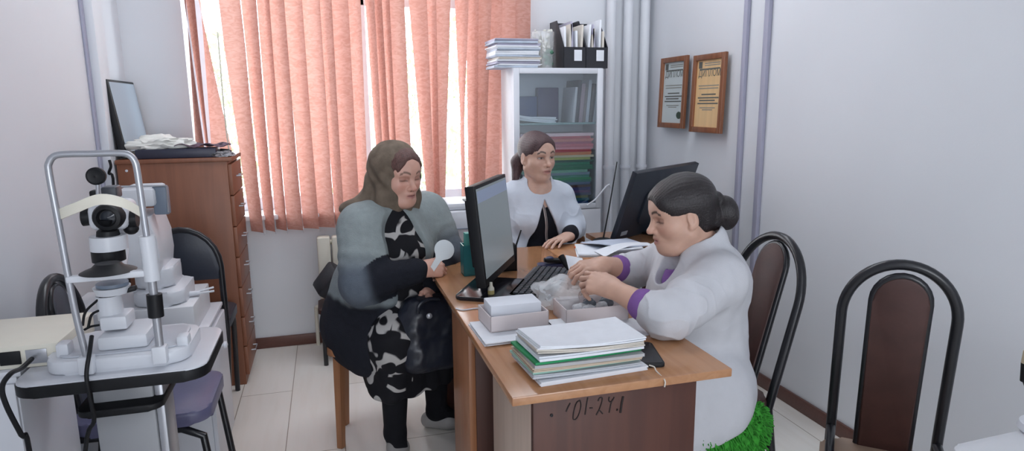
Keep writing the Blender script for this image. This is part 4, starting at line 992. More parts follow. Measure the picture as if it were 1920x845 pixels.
single(MB().box((-.085, -.08, -.085), (.085, .08, .085), .02, M=Matrix.Translation((0.0, 3.63, .432)) @ Matrix.Rotation(R_(38), 4, 'Y') @ Matrix.Rotation(.3, 4, 'Z')), 'shoulder_bag', mat('black_bag_cloth', rgb(28, 30, 38), .6, noise=.15, bump=.3), 'angular black bag lying on the low stool by the radiator', 'bag')
rad = thing('radiator', 'cream ribbed radiator on the wall under the window', 'radiator', (.25, 3.85, .20))
for k in range(9):
    x = -.09 + k * .082
    MB().box((x, 3.80, .20), (x + .074, 3.875, .665), .012).build('section', CREAM, rad)
b = MB(); b.tube([(-.09, 3.84, .63), (.66, 3.84, .63)], .014, 10); b.tube([(-.09, 3.84, .24), (.66, 3.84, .24)], .014, 10); b.box((-.02, 3.86, .40), (0, 3.918, .43)); b.box((.5, 3.86, .40), (.52, 3.918, .43)); b.build('manifold', CREAM, rad)
MB().tube([(-.09, 3.84, .24), (-.115, 3.86, .24), (-.12, 3.875, .20), (-.12, 3.875, 0)], .011, 10, smooth=4).build('riser', CREAM, rad)
pt = thing('side_table', 'brown table by the window carrying the white printer', 'table', (.74, 3.50, 0))
MB().box((.52, 3.33, .65), (.97, 3.70, .675), .003).build('table_top', DESKTOP, pt)
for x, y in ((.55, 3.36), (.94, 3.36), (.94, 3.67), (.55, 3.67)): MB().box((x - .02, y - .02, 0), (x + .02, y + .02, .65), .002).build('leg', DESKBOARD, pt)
pr = thing('printer', 'white printer with dark paper tray on the brown table by the window', 'printer', (.73, 3.52, .675))
MB().box((.56, 3.37, .675), (.93, 3.67, .845), .012).build('body', DEVWHITE, pr)
MB().box((.555, 3.36, .75), (.932, 3.372, .753)).build('seam', DEVGREY, pr)
MB().box((.57, 3.40, .845), (.92, 3.66, .885), .015).build('lid', DEVWHITE, pr)
MB().box((.70, 3.36, .886), (.90, 3.50, .893), .002).build('paper_tray', BLACK, pr)

# ------------------------------------------------------------------ white table at the lower right with a lamp
wt = thing('table', 'white table with rounded corner at the bottom right edge', 'table', (1.5, .62, 0))
Mw = Matrix.Translation((1.262, .893, .725)) @ Matrix.Rotation(R_(8), 4, 'Z')
ww, wd = .80, .55
outl = [(x + ww / 2 - .18, y - wd / 2) for x, y in rrect(ww, wd, .03)]
Mw = Matrix.Translation((1.285, .885, .725)) @ Matrix.Rotation(R_(2), 4, 'Z')
MB().prism(outl, Mw, .025, .003).build('table_top', mat('white_table_laminate', rgb(206, 208, 212), .35, noise=.02), wt)
for (x, y) in ((1.12, .82), (1.80, .82), (1.80, .42), (1.12, .42)):
    MB().tube([(x, y, 0), (x, y, .725)], .02, 12).build('leg', WPLAST, wt)
lp = thing('desk_lamp', 'white-footed lamp with black pole at the right edge on the white table', 'lamp', (1.33, .90, .75))
l0 = at(1930, 815, Y=.885); lx = l0.x
lc = Vector((lx + .01, .86, .7505))
MB().lathe(lc, [(.045, 0), (.05, .006), (.046, .018), (.02, .028), (0, .03)], n=28).build('foot', WPLAST, lp)
ptop = at(1920, 690, Y=.86); pbot = at(1917, 785, Y=.86)
MB().tube([Vector((lc.x - .012, .86, .765)), at(1923, 712, Y=.86)], .006, 10).build('pole', BLACK, lp)
MB().tube([at(1923, 714, Y=.86), at(1925, 680, Y=.86)], .009, 12).build('collar', BLACK, lp)
MB().tube([at(1925, 680, Y=.86), at(1927, 658, Y=.86)], [.009, .007], 12).build('tip', mat('beige_plastic', rgb(170, 156, 132), .5), lp)
# ------------------------------------------------------------------ people: smooth implicit surfaces meshed by surface nets
A3 = lambda v: np.array([v[0], v[1], v[2]], np.float64)
class SDF:
    def __init__(s, lo, hi, h):
        s.lo = A3(lo); s.h = h; s.n = [int(math.ceil((hi[i] - lo[i]) / h)) + 1 for i in range(3)]
        s.g = np.full(s.n, 1.0, np.float32)
    def _win(s, lo, hi):
        a = [max(0, int(math.floor((lo[i] - s.lo[i]) / s.h))) for i in range(3)]
        b = [min(s.n[i], int(math.ceil((hi[i] - s.lo[i]) / s.h)) + 1) for i in range(3)]
        if any(b[i] <= a[i] for i in range(3)): return None, None
        sl = tuple(slice(a[i], b[i]) for i in range(3))
        ax = [(s.lo[i] + s.h * np.arange(a[i], b[i])).astype(np.float32) for i in range(3)]
        return sl, (ax[0][:, None, None], ax[1][None, :, None], ax[2][None, None, :])
    def _mix(s, sl, d, k, op):
        g = s.g[sl]
        if op == 'add':
            if k > 0:
                hh = np.maximum(k - np.abs(g - d), 0) / k; s.g[sl] = np.minimum(g, d) - hh * hh * k * .25
            else: s.g[sl] = np.minimum(g, d)
        elif op == 'sub':
            if k > 0:
                hh = np.maximum(k - np.abs(g + d), 0) / k; s.g[sl] = np.maximum(g, -d) + hh * hh * k * .25
            else: s.g[sl] = np.maximum(g, -d)
    def cap(s, a, b, ra, rb=None, k=.02, op='add', sq=None):
        """tapered capsule; sq=(axis, factor) flattens the section along a unit axis"""
        a = A3(a); b = A3(b); rb = ra if rb is None else rb
        m = max(ra, rb) + k + 2 * s.h
        if sq is not None: m *= max(1.0, 1.0 / sq[1]) if sq[1] < 1 else sq[1]
        sl, X = s._win(np.minimum(a, b) - m, np.maximum(a, b) + m)
        if sl is None: return s
        p = [X[i] - a[i] for i in range(3)]; ba = b - a; L2 = max(float(ba @ ba), 1e-12)
        t = np.clip((p[0] * ba[0] + p[1] * ba[1] + p[2] * ba[2]) / L2, 0, 1)
        q = [p[i] - ba[i] * t for i in range(3)]
        d2 = q[0] ** 2 + q[1] ** 2 + q[2] ** 2
        if sq is not None:
            ax = A3(sq[0]); ax /= np.linalg.norm(ax); w = q[0] * ax[0] + q[1] * ax[1] + q[2] * ax[2]
            d2 = d2 + w * w * (1 / sq[1] ** 2 - 1)
        s._mix(sl, (np.sqrt(np.maximum(d2, 0)) - (ra + (rb - ra) * t)).astype(np.float32), k, op); return s
    def ell(s, c, r, R=None, k=.02, op='add'):
        c = A3(c); m = max(r) + k + 2 * s.h
        sl, X = s._win(c - m, c + m)
        if sl is None: return s
        p = [X[i] - c[i] for i in range(3)]
        if R is not None:
            R = np.array(R, np.float64); p = [p[0] * R[0, j] + p[1] * R[1, j] + p[2] * R[2, j] for j in range(3)]
        k0 = np.sqrt(sum((p[i] / r[i]) ** 2 for i in range(3))) + 1e-6
        k1 = np.sqrt(sum((p[i] / r[i] ** 2) ** 2 for i in range(3))) + 1e-6
        s._mix(sl, (k0 * (k0 - 1) / k1).astype(np.float32), k, op); return s
    def func(s, lo, hi, fn, k=.006, op='sub'):
        sl, X = s._win(A3(lo), A3(hi))
        if sl is None: return s
        d = np.broadcast_to(fn(*X), s.g[sl].shape).astype(np.float32); s._mix(sl, d, k, op); return s
    def plane(s, n, o, k=.004, lo=None, hi=None):
        """keep the side the normal points away from"""
        n = A3(n); n = n / np.linalg.norm(n); o = A3(o)
        lo = s.lo if lo is None else lo; hi = s.lo + s.h * np.array(s.n) if hi is None else hi
        sl, X = s._win(A3(lo), A3(hi))
        d = sum((X[i] - o[i]) * n[i] for i in range(3))
        g = s.g[sl]; d = np.broadcast_to(d, g.shape); hh = np.maximum(k - np.abs(g - d), 0) / k
        s.g[sl] = np.maximum(g, d) + hh * hh * k * .25; return s
    def carve(s, other, off=0.0, k=.004):
        """remove another field (same grid) grown by off"""
        d = -(other.g - off); hh = np.maximum(k - np.abs(s.g - d), 0) / k
        s.g = np.maximum(s.g, d) + hh * hh * k * .25; return s
    def mesh(s):
        g = s.g; n = g.shape; ins = g < 0
        # active cells
        c = np.zeros((n[0] - 1, n[1] - 1, n[2] - 1), np.int8)
        for dx in (0, 1):
            for dy in (0, 1):
                for dz in (0, 1): c += ins[dx:n[0] - 1 + dx, dy:n[1] - 1 + dy, dz:n[2] - 1 + dz]
        act = np.argwhere((c > 0) & (c < 8)); idx = np.full(c.shape, -1, np.int32); idx[tuple(act.T)] = np.arange(len(act))
        acc = np.zeros((len(act), 3)); cnt = np.zeros(len(act))
        cor = [(dx, dy, dz) for dx in (0, 1) for dy in (0, 1) for dz in (0, 1)]
        val = {q: g[act[:, 0] + q[0], act[:, 1] + q[1], act[:, 2] + q[2]].astype(np.float64) for q in cor}
        for q in cor:
            for ax in range(3):
                if q[ax] == 0:
                    r = list(q); r[ax] = 1; r = tuple(r); a, b = val[q], val[r]; m = (a < 0) != (b < 0)
                    t = np.where(m, a / np.where(np.abs(a - b) < 1e-12, 1, a - b), 0)
                    P = np.array(q, float)[None, :].repeat(len(act), 0); P[:, ax] += t
                    acc[m] += P[m]; cnt[m] += 1
        V = s.lo + (act + acc / np.maximum(cnt, 1)[:, None]) * s.h
        F = []
        for ax in range(3):
            sh = [slice(None)] * 3; sh2 = [slice(None)] * 3; sh[ax] = slice(0, n[ax] - 1); sh2[ax] = slice(1, n[ax])
            a = ins[tuple(sh)]; b = ins[tuple(sh2)]; e = np.argwhere(a != b)
            u, w = [(1, 2), (2, 0), (0, 1)][ax]
            ok = (e[:, u] > 0) & (e[:, w] > 0) & (e[:, u] < n[u] - 1) & (e[:, w] < n[w] - 1); e = e[ok]
            fl = a[tuple(e.T)]
            def I(du, dw):
                q = e.copy(); q[:, u] += du; q[:, w] += dw; return idx[tuple(q.T)]
            Q = np.stack([I(-1, -1), I(0, -1), I(0, 0), I(-1, 0)], 1)
            Q[~fl] = Q[~fl][:, ::-1]; F.append(Q)
        return V, np.concatenate(F)
def smooth_v(V, F, it, lam=.5):
    if not it: return V
    E = np.concatenate([F[:, [0, 1]], F[:, [1, 2]], F[:, [2, 3]], F[:, [3, 0]]]); n = len(V)
    deg = np.bincount(E[:, 0], minlength=n) + np.bincount(E[:, 1], minlength=n)
    for _ in range(it):
        S = np.zeros_like(V)
        for c in range(3): S[:, c] = np.bincount(E[:, 0], V[E[:, 1], c], n) + np.bincount(E[:, 1], V[E[:, 0], c], n)
        V = V + lam * (S / np.maximum(deg, 1)[:, None] - V)
    return V
def vnoise(V, sc, seed=0, oct_=3):
    """cheap smooth pseudo noise from sums of sines"""
    r = np.random.RandomState(seed); o = np.zeros(len(V)); amp = 1
    for k in range(oct_):
        for _ in range(4):
            d = r.normal(size=3); d /= np.linalg.norm(d); o += amp * np.sin(V @ d * sc * 2 * PI * (1.7 ** k) + r.uniform(0, 7)) / 4
        amp *= .55
    return o
def field_obj(fd, name, m, parent, col=None, it=2, disp=None):
    V, F = fd.mesh(); V = smooth_v(V, F, it)
    if disp is not None:
        e1 = V[F[:, 2]] - V[F[:, 0]]; e2 = V[F[:, 3]] - V[F[:, 1]]; fn = np.cross(e1, e2); N = np.zeros_like(V)
        for k in range(4):
            for c in range(3): N[:, c] += np.bincount(F[:, k], fn[:, c], len(V))
        N /= np.maximum(np.linalg.norm(N, axis=1), 1e-12)[:, None]
        V = V + N * disp(V)[:, None]
    inv = np.array(WM[parent.name].inverted()); Vl = V @ inv[:3, :3].T + inv[:3, 3]
    me = bpy.data.meshes.new(name); me.vertices.add(len(V)); me.vertices.foreach_set('co', Vl.astype(np.float32).ravel())
    me.loops.add(F.size); me.loops.foreach_set('vertex_index', F.astype(np.int32).ravel())
    me.polygons.add(len(F)); me.polygons.foreach_set('loop_start', np.arange(0, F.size, 4, dtype=np.int32)); me.polygons.foreach_set('loop_total', np.full(len(F), 4, np.int32))
    me.polygons.foreach_set('use_smooth', np.ones(len(F), bool)); me.update(calc_edges=True)
    if col is not None:
        a = me.color_attributes.new('Col', 'FLOAT_COLOR', 'POINT'); C_ = np.ones((len(V), 4), np.float32); C_[:, :3] = col(V); a.data.foreach_set('color', C_.ravel())
    me.materials.append(m); o = bpy.data.objects.new(name, me); link(o, parent); return o

def head_axes(fwd, up=(0, 0, 1)):
    y = A3(fwd); y /= np.linalg.norm(y); z = A3(up); z = z - y * (z @ y); z /= np.linalg.norm(z); x = np.cross(y, z)
    return np.stack([x, y, z], 1)       # columns: x = person's right, y = facing, z = crown
class Head:
    def __init__(s, c, R, sc=1.0): s.c = A3(c); s.R = R; s.sc = sc
    def p(s, x, y, z): return s.c + s.R @ (np.array([x, y, z]) * s.sc)
    def loc(s, V): return (V - s.c) @ s.R / s.sc
    def cap(s, F, a, b, ra, rb=None, k=.02, op='add', **kw): F.cap(s.p(*a), s.p(*b), ra * s.sc, None if rb is None else rb * s.sc, k * s.sc, op, **kw)
    def ell(s, F, c, r, k=.02, op='add', R=None): F.ell(s.p(*c), [v * s.sc for v in r], s.R if R is None else s.R @ R, k * s.sc, op)
    def add(s, F, full=1.0, jowl=0.0, nose=1.0):
        E, C = s.ell, s.cap
        E(F, (0, -.014, .032), (.075, .094, .080), .0)
        E(F, (0, .022, -.015), (.064, .066, .088), .03)
        C(F, (0, .030, -.045), (0, .048, -.084), .052, .032, .03)
        for q in (-1, 1):
            C(F, (q * .050, .0, -.058), (q * .022, .050, -.092), .020 + jowl * .01, .018 + jowl * .008, .03)
            E(F, (q * .036, .050, -.030), (.028 * full, .026, .026), .025)
            C(F, (q * .012, .080, .021), (q * .044, .062, .022), .010, .008, .016)
        E(F, (0, .044, .046), (.056, .040, .042), .04)
        for q in (-1, 1):
            E(F, (q * .032, .090, -.001), (.018, .013, .0125), .012, 'sub')
            E(F, (q * .0315, .0655, -.001), (.0150, .0150, .0130), .004)
        C(F, (0, .081, .010), (0, .099 + .004 * nose, -.028), .0085, .0100, .012)
        E(F, (0, .101 + .005 * nose, -.033), (.0115, .0115, .0100), .008)
        for q in (-1, 1):
            E(F, (q * .0115, .093, -.036), (.0085, .0095, .0080), .006)
            E(F, (q * .0062, .101, -.0425), (.0038, .0050, .0035), .003, 'sub')
        E(F, (0, .078, -.062), (.026, .020, .020), .018)
        C(F, (-.019, .084, -.0605), (0, .0945, -.0575), .0050, .0062, .006); C(F, (.019, .084, -.0605), (0, .0945, -.0575), .0050, .0062, .006)
        C(F, (-.016, .084, -.0705), (0, .0925, -.0725), .0055, .0075, .006); C(F, (.016, .084, -.0705), (0, .0925, -.0725), .0055, .0075, .006)
        C(F, (-.023, .085, -.0655), (0, .102, -.0650), .0018, .0022, .004, 'sub'); C(F, (.023, .085, -.0655), (0, .102, -.0650), .0018, .0022, .004, 'sub')
        E(F, (0, .070, -.097), (.021, .019, .016), .018)
        if jowl: E(F, (0, .045, -.098), (.045, .040, .022), .03)
        for q in (-1, 1):
            E(F, (q * .074, -.010, -.010), (.009, .018, .031), .006, R=np.array(Matrix.Rotation(R_(-12 * q), 3, 'Z') @ Matrix.Rotation(R_(-8), 3, 'X')))
            E(F, (q * .083, -.004, -.006), (.006, .010, .018), .006, 'sub')
            E(F, (q * .073, -.001, -.034), (.007, .009, .010), .006)
    def hairline(s, F, z=.078):
        s.ell(F, (0, .044, .046), (.0595, .0430, .0448), .04)
    def neck(s, F, base, r0=.050, r1=.056): F.cap(s.p(0, -.022, -.065), base, r0 * s.sc, r1, .03)
    def color(s, V, skin, closed=0.0, brow=(.045, .032, .028), lip=(.36, .13, .12), gaze=(0, 0), blush=.10):
        L = s.loc(V); x, y, z = L[:, 0], L[:, 1], L[:, 2]; ax = np.abs(x); front = (y > .04)
        C_ = np.tile(np.array(skin), (len(V), 1)); n = vnoise(V, 25, 3)
        C_ *= (1 + .05 * n)[:, None]
        def mix(m, c): 
            m = np.clip(m, 0, 1)[:, None]; C_[:] = C_ * (1 - m) + np.array(c) * m
        mix(blush * 2.2 * np.exp(-(((ax - .04) / .02) ** 2 + ((z + .03) / .018) ** 2)) * front, (skin[0] * 1.0, skin[1] * .62, skin[2] * .6))
        mix(.45 * np.exp(-((x / .012) ** 2 + ((z + .034) / .010) ** 2)) * (y > .08), (skin[0] * .95, skin[1] * .66, skin[2] * .62))
        lipm = np.exp(-((x / .0205) ** 4)) * np.exp(-(((z + .0655 - .0 * ax) / .0092) ** 4)) * (y > .074)
        mix(lipm * .85, lip)
        mix(np.exp(-((z + .0653) / .0016) ** 2) * np.clip((.0195 - ax) / .006, 0, 1) * (y > .07) * .75, (.11, .04, .04))
        bz = .0245 + .006 * np.sin(np.clip((ax - .014) / .036, 0, 1) * PI) - .004 * (ax > .04)
        mix(np.exp(-((z - bz) / .0045) ** 4) * (ax > .013) * (ax < .050) * front * .95, brow)
        # eyes: lids, lash line, white and iris
        ez = (z + .001); exx = ax - .0315
        op = .0048 * (1 - closed); lidc = .0046 * closed
        almond = op * np.sqrt(np.clip(1 - (exx / .0150) ** 2, 0, 1))
        ins_ = (np.abs(ez) < almond) & front & (np.abs(exx) < .0150) if closed < .95 else np.zeros(len(V), bool)
        mix((np.abs(exx) < .019) * np.exp(-((ez - .002) / .012) ** 4) * front * .55, (skin[0] * .58, skin[1] * .46, skin[2] * .44))
        mix(ins_ * 1.0, (.40, .38, .36))
        iris = np.sqrt((x - np.sign(x) * .0315 - gaze[0]) ** 2 + (ez - gaze[1]) ** 2) < .0058
        mix((ins_ & iris) * 1.0, (.05, .030, .022))
        lash = np.exp(-((ez - (almond if closed < .95 else -lidc)) / .0015) ** 2) * (np.abs(exx) < .0165) * front
        mix(lash * 1.0, (.04, .025, .022))
        mix(.35 * np.exp(-((ez + (almond)) / .0012) ** 2) * (np.abs(exx) < .0150) * front, (.25, .12, .10))
        mix((np.sqrt((ax - .0062) ** 2 + (z + .0425) ** 2) < .0038) * (y > .085) * .7, (.10, .04, .035))
        return C_
def hand(F, wrist, d, n, side, curl=(.3, .4, .3), thumb=(.5, .35), spread=.06, sc=1.0, k=.004, curls=None):
    """palm and five separate fingers; d = pointing direction, n = back-of-hand normal, side=+1 when the thumb lies towards d x n"""
    w = A3(wrist); d = A3(d); d /= np.linalg.norm(d); n = A3(n); n = n - d * (d @ n); n /= np.linalg.norm(n); t = np.cross(d, n) * side
    P = lambda a, b, c: w + (d * a + t * b + n * c) * sc
    LEN = [(.042, .026, .021), (.047, .030, .023), (.043, .028, .022), (.034, .021, .019)]
    OFF = [(.086, .027, .001), (.090, .009, .003), (.086, -.009, .001), (.078, -.026, -.003)]
    RAD = [.0085, .0088, .0084, .0074]
    for o in OFF: F.cap(P(.010, o[1] * .62, 0), P(o[0], o[1], o[2] - .002), .015 * sc, .0108 * sc, .012)
    F.cap(P(.0, .0, 0), P(.02, 0, 0), .024 * sc, .024 * sc, .02, sq=(n, .72))
    F.cap(P(.018, .022, -.006), P(.05, .030, -.008), .016 * sc, .014 * sc, .014)
    for i in range(4):
        p = P(*OFF[i]); a = -.05
        sp = spread * (1.5 - i)
        base = d * math.cos(sp) + t * math.sin(sp)
        cc = curl if curls is None else curls[i]
        F_r = RAD[i] * sc
        for j in range(3):
            a += cc[j]; v = base * math.cos(a) - n * math.sin(a); q = p + v * LEN[i][j] * sc
            F.cap(p, q, F_r * (1 - .06 * j), F_r * (.93 - .06 * j), k if j or True else .006); p = q
    p = P(.028, .030, -.006); v0 = d * math.cos(thumb[0]) + t * math.sin(thumb[0]) - n * .25; v0 /= np.linalg.norm(v0)
    q = p + v0 * .040 * sc; F.cap(p, q, .0125 * sc, .0105 * sc, .010)
    v1 = d * math.cos(thumb[0] - thumb[1]) + t * math.sin(thumb[0] - thumb[1]) - n * .35; v1 /= np.linalg.norm(v1)
    p = q; q = p + v1 * .028 * sc; F.cap(p, q, .0104 * sc, .0095 * sc, .004)
    v2 = d * math.cos(thumb[0] - 1.6 * thumb[1]) + t * math.sin(thumb[0] - 1.6 * thumb[1]) - n * .45; v2 /= np.linalg.norm(v2)
    F.cap(q, q + v2 * .023 * sc, .0095 * sc, .0078 * sc, .004)
SKIN = mat('skin', (.5, .3, .22, 1), .48, sss=.08, vcol=True, bump=.06, bscale=320)
def lerp3(a, b, t): return A3(a) * (1 - t) + A3(b) * t
def sstep(a, b, x): 
    t = np.clip((x - a) / (b - a), 0, 1); return t * t * (3 - 2 * t)
def cloth(name, col, rough=.85, vcol=False, bump=.25, bscale=240, noise=.04, nscale=30):
    return mat(name, col, rough, vcol=vcol, bump=bump, bscale=bscale, noise=noise, nscale=nscale, spec=.2)
SKINC1 = (.60, .34, .265); SKINC2 = (.56, .355, .275); SKINC3 = (.55, .335, .25)

# ======================================================== the woman in the headscarf
P1 = thing('person', 'seated woman in brown headscarf and grey-to-black cardigan holding a white paddle', 'person', (.12, 2.69, 0))
hd = Head((.264, 2.605, 1.135), head_axes((.50, -.85, -.19)), 1.0)
shR, elR, wrR = (.115, 2.565, .935), (.088, 2.46, .735), (.315, 2.415, .785)
shL, elL, wrL = (.395, 2.79, .935), (.482, 2.70, .780), (.365, 2.53, .655)
nb_ = (.215, 2.655, 1.0); hipC = (.12, 2.71, .52)
hR, hL = (.045, 2.66, .52), (.20, 2.78, .52); kR, kL = (.215, 2.46, .50), (.385, 2.60, .50)
aR, aL = (.200, 2.52, .085), (.395, 2.665, .085)
LO, HI = (-.17, 2.28, 0.0), (.62, 3.02, 1.30)
B = SDF(LO, HI, .0025)
hd.add(B, full=1.12, jowl=.35); hd.neck(B, nb_, .052, .060)
B.cap((.20, 2.665, .90), hipC, .10, .12, .05); B.cap(nb_, (.20, 2.665, .90), .058, .09, .03); B.cap(shR, shL, .055, .055, .05)
for a, e, w in ((shR, elR, wrR), (shL, elL, wrL)):
    B.cap(a, e, .048, .040, .03); B.cap(e, w, .036, .027, .02)
hand(B, wrR, (.93, .22, -.05), (-.25, -.75, .62), -1, curls=[(.95, 1.3, .8), (1.0, 1.35, .8), (1.0, 1.35, .8), (1.0, 1.3, .8)], thumb=(.35, -.05), sc=.98)
hand(B, wrL, (-.05, -.95, -.05), (.75, -.2, .6), 1, curl=(.7, .8, .5), thumb=(.4, .3), sc=.95)
for h_, k_, a_ in ((hR, kR, aR), (hL, kL, aL)):
    B.cap(h_, k_, .08, .058, .03); B.cap(k_, a_, .052, .036, .03)
    B.cap(a_, A3(a_) + (A3((.01, -.07, -.045)) if a_ is aR else A3((.065, -.025, -.045))), .032, .020, .01)
o = field_obj(B, 'body', SKIN, P1, lambda V: hd.color(V, SKINC1, closed=1.0, brow=(.16, .085, .06), lip=(.33, .12, .11), blush=.16), it=1)
# hair edge under the scarf
Hf = SDF(hd.c - .16, hd.c + .16, .0035)
hd.ell(Hf, (0, -.012, .034), (.0785, .098, .084), 0); hd.hairline(Hf)
hd.ell(Hf, (0, .110, -.038), (.064, .084, .120), .012, 'sub')
hd.cap(Hf, (0, 0, -.16), (0, 0, -.05), .14, .10, .01, 'sub')
HAIRB = mat('reddish_brown_hair', rgb(84, 52, 46), .45, noise=.5, nscale=60, stretch=(6, 6, 1), bump=.5, bscale=120)
field_obj(Hf, 'hair', HAIRB, P1, disp=lambda V: .0012 * vnoise(V, 40, 3))
# headscarf
Sf = SDF((.0, 2.38, .84), (.48, 2.88, 1.30), .0042)
hd.ell(Sf, (0, -.022, .030), (.090, .106, .094), 0)
hd.cap(Sf, (0, -.045, .02), (0, -.055, -.10), .092, .088, .04)
hd.cap(Sf, (0, .0, -.10), (0, .015, -.14), .072, .05, .04)
Sf.cap(hd.p(0, -.06, -.11), (.195, 2.70, .965), .095, .10, .05)
Sf.ell((.135, 2.655, 1.0), (.105, .10, .042), k=.05); Sf.ell((.27, 2.71, .985), (.10, .085, .035), k=.05)
Sf.cap(hd.p(0, -.005, -.15), (.255, 2.585, .935), .052, .035, .03)
for q in (-1, 1):
    hd.cap(Sf, (q * .066, .005, .03), (q * .056, .022, -.085), .030, .034, .03); hd.cap(Sf, (q * .052, .020, -.095), (0, .022, -.142), .034, .034, .03)
hd.ell(Sf, (0, .118, .002), (.0635, .088, .118), .010, 'sub')
for q in (-1, 1):
    hd.cap(Sf, (q * .064, .026, .03), (q * .060, .034, -.02), .013, .015, .012); hd.cap(Sf, (q * .060, .034, -.02), (q * .045, .046, -.094), .015, .016, .012); hd.cap(Sf, (q * .045, .046, -.094), (0, .042, -.132), .017, .020, .012)
hd.cap(Sf, (-.05, .0, -.130), (.05, .0, -.130), .046, .046, .03)
SCARF = cloth('brown_headscarf_cloth', rgb(104, 92, 80), .7, bump=.25, bscale=120, noise=.28, nscale=22)
def scd(V):
    L = hd.loc(V); a = np.arctan2(L[:, 0], -L[:, 1]); return .0042 * np.sin(a * 8 + L[:, 2] * 55 + 2 * np.sin(L[:, 2] * 25)) * sstep(.09, -.03, L[:, 2]) + .002 * vnoise(V, 11, 2)
field_obj(Sf, 'headscarf', SCARF, P1, disp=scd)
# dress: trunk front, lap and skirt
Df = SDF((-.16, 2.30, .16), (.60, 3.0, 1.0), .0055)
Df.cap((.215, 2.65, .93), (.16, 2.69, .60), .125, .16, .06); Df.ell((.235, 2.60, .82), (.14, .12, .10), k=.06); Df.ell((.205, 2.63, .66), (.18, .165, .14), k=.06)
Df.cap((.12, 2.66, .51), kR, .105, .100, .05); Df.cap(hL, kL, .115, .10, .05); Df.cap((.12, 2.67, .52), hL, .11, .12, .05)
for q in (.3, .6, .95):
    a = lerp3(kR, kL, q * .0); 
Df.cap(kR, kL, .095, .095, .06)
Df.cap(kR, (.195, 2.48, .30), .098, .085, .05); Df.cap(kL, (.385, 2.62, .26), .098, .095, .05)
Df.cap((.30, 2.53, .48), (.29, 2.56, .28), .095, .095, .06); Df.cap((.15, 2.60, .42), (.18, 2.55, .32), .09, .09, .05)
Df.plane((0.02, -.05, -1), (.2, 2.5, .255), .006)
def dress_mat():
    m = mat('patterned_dress', rgb(24, 24, 30), .75, spec=.2); nt = m.node_tree; b = nt.nodes['Principled BSDF']
    tc = nt.nodes.new('ShaderNodeTexCoord'); nz = nt.nodes.new('ShaderNodeTexNoise'); nz.inputs['Scale'].default_value = 9; nz.inputs['Detail'].default_value = 1
    nt.links.new(tc.outputs['Object'], nz.inputs['Vector'])
    mv = nt.nodes.new('ShaderNodeVectorMath'); mv.operation = 'MULTIPLY_ADD'; mv.inputs[1].default_value = (.11, .11, .11)
    nt.links.new(nz.outputs['Color'], mv.inputs[0]); nt.links.new(tc.outputs['Object'], mv.inputs[2])
    vo = nt.nodes.new('ShaderNodeTexVoronoi'); vo.inputs['Scale'].default_value = 8.5; nt.links.new(mv.outputs[0], vo.inputs['Vector'])
    r1 = nt.nodes.new('ShaderNodeValToRGB'); r1.color_ramp.interpolation = 'LINEAR'; e = r1.color_ramp.elements
    e[0].position = .30; e[0].color = (0, 0, 0, 1); e[1].position = .325; e[1].color = (1, 1, 1, 1)
    q = e.new(.46); q.color = (1, 1, 1, 1); q = e.new(.485); q.color = (0, 0, 0, 1)
    nt.links.new(vo.outputs['Distance'], r1.inputs[0])
    n2 = nt.nodes.new('ShaderNodeTexNoise'); n2.inputs['Scale'].default_value = 11; n2.inputs['Detail'].default_value = 1.5; nt.links.new(tc.outputs['Object'], n2.inputs['Vector'])
    r2 = nt.nodes.new('ShaderNodeValToRGB'); r2.color_ramp.elements[0].position = .43; r2.color_ramp.elements[1].position = .46; nt.links.new(n2.outputs[0], r2.inputs[0])
    mu = nt.nodes.new('ShaderNodeMath'); mu.operation = 'MULTIPLY'; nt.links.new(r1.outputs[0], mu.inputs[0]); nt.links.new(r2.outputs[0], mu.inputs[1])
    mx = nt.nodes.new('ShaderNodeMix'); mx.data_type = 'RGBA'; mx.inputs[6].default_value = rgb(22, 22, 27); mx.inputs[7].default_value = rgb(176, 174, 172)
    nt.links.new(mu.outputs[0], mx.inputs[0]); nt.links.new(mx.outputs[2], b.inputs['Base Color']); return m
def drd(V): 
    return .006 * np.sin(V[:, 0] * 60 + V[:, 1] * 45 + 3 * vnoise(V, 3, 1)) * sstep(.46, .30, V[:, 2]) + .004 * vnoise(V, 6, 4)
field_obj(Df, 'dress', dress_mat(), P1, disp=drd)
# cardigan
Cf = SDF((-.17, 2.26, .30), (.62, 3.02, 1.04), .005)
Cf.cap(shR, shL, .085, .085, .05)
Cf.cap((.225, 2.66, .90), (.155, 2.69, .60), .145, .185, .06); Cf.ell((.24, 2.595, .82), (.155, .135, .105), k=.06); Cf.ell((.195, 2.645, .66), (.205, .19, .145), k=.06)
Cf.cap((.09, 2.66, .52), (.165, 2.545, .50), .135, .13, .06); Cf.cap((.075, 2.71, .50), (.20, 2.80, .50), .145, .14, .06)
Cf.cap((.085, 2.62, .45), (.13, 2.56, .42), .115, .11, .06)
Cf.plane((0, 0, -1), (0, 0, .335), .02)
def join(G, k):
    hh = np.maximum(k - np.abs(Cf.g - G.g), 0) / k; Cf.g = np.minimum(Cf.g, G.g) - hh * hh * k * .25
S2 = SDF((-.17, 2.26, .30), (.62, 3.02, 1.04), .005)
S2.cap(shR, lerp3(shR, elR, .55), .072, .078, .03); S2.cap(lerp3(shR, elR, .55), elR, .078, .070, .03)
S2.cap(shL, lerp3(shL, elL, .5), .074, .074, .03); S2.cap(lerp3(shL, elL, .5), elL, .074, .064, .03)
join(S2, .085)
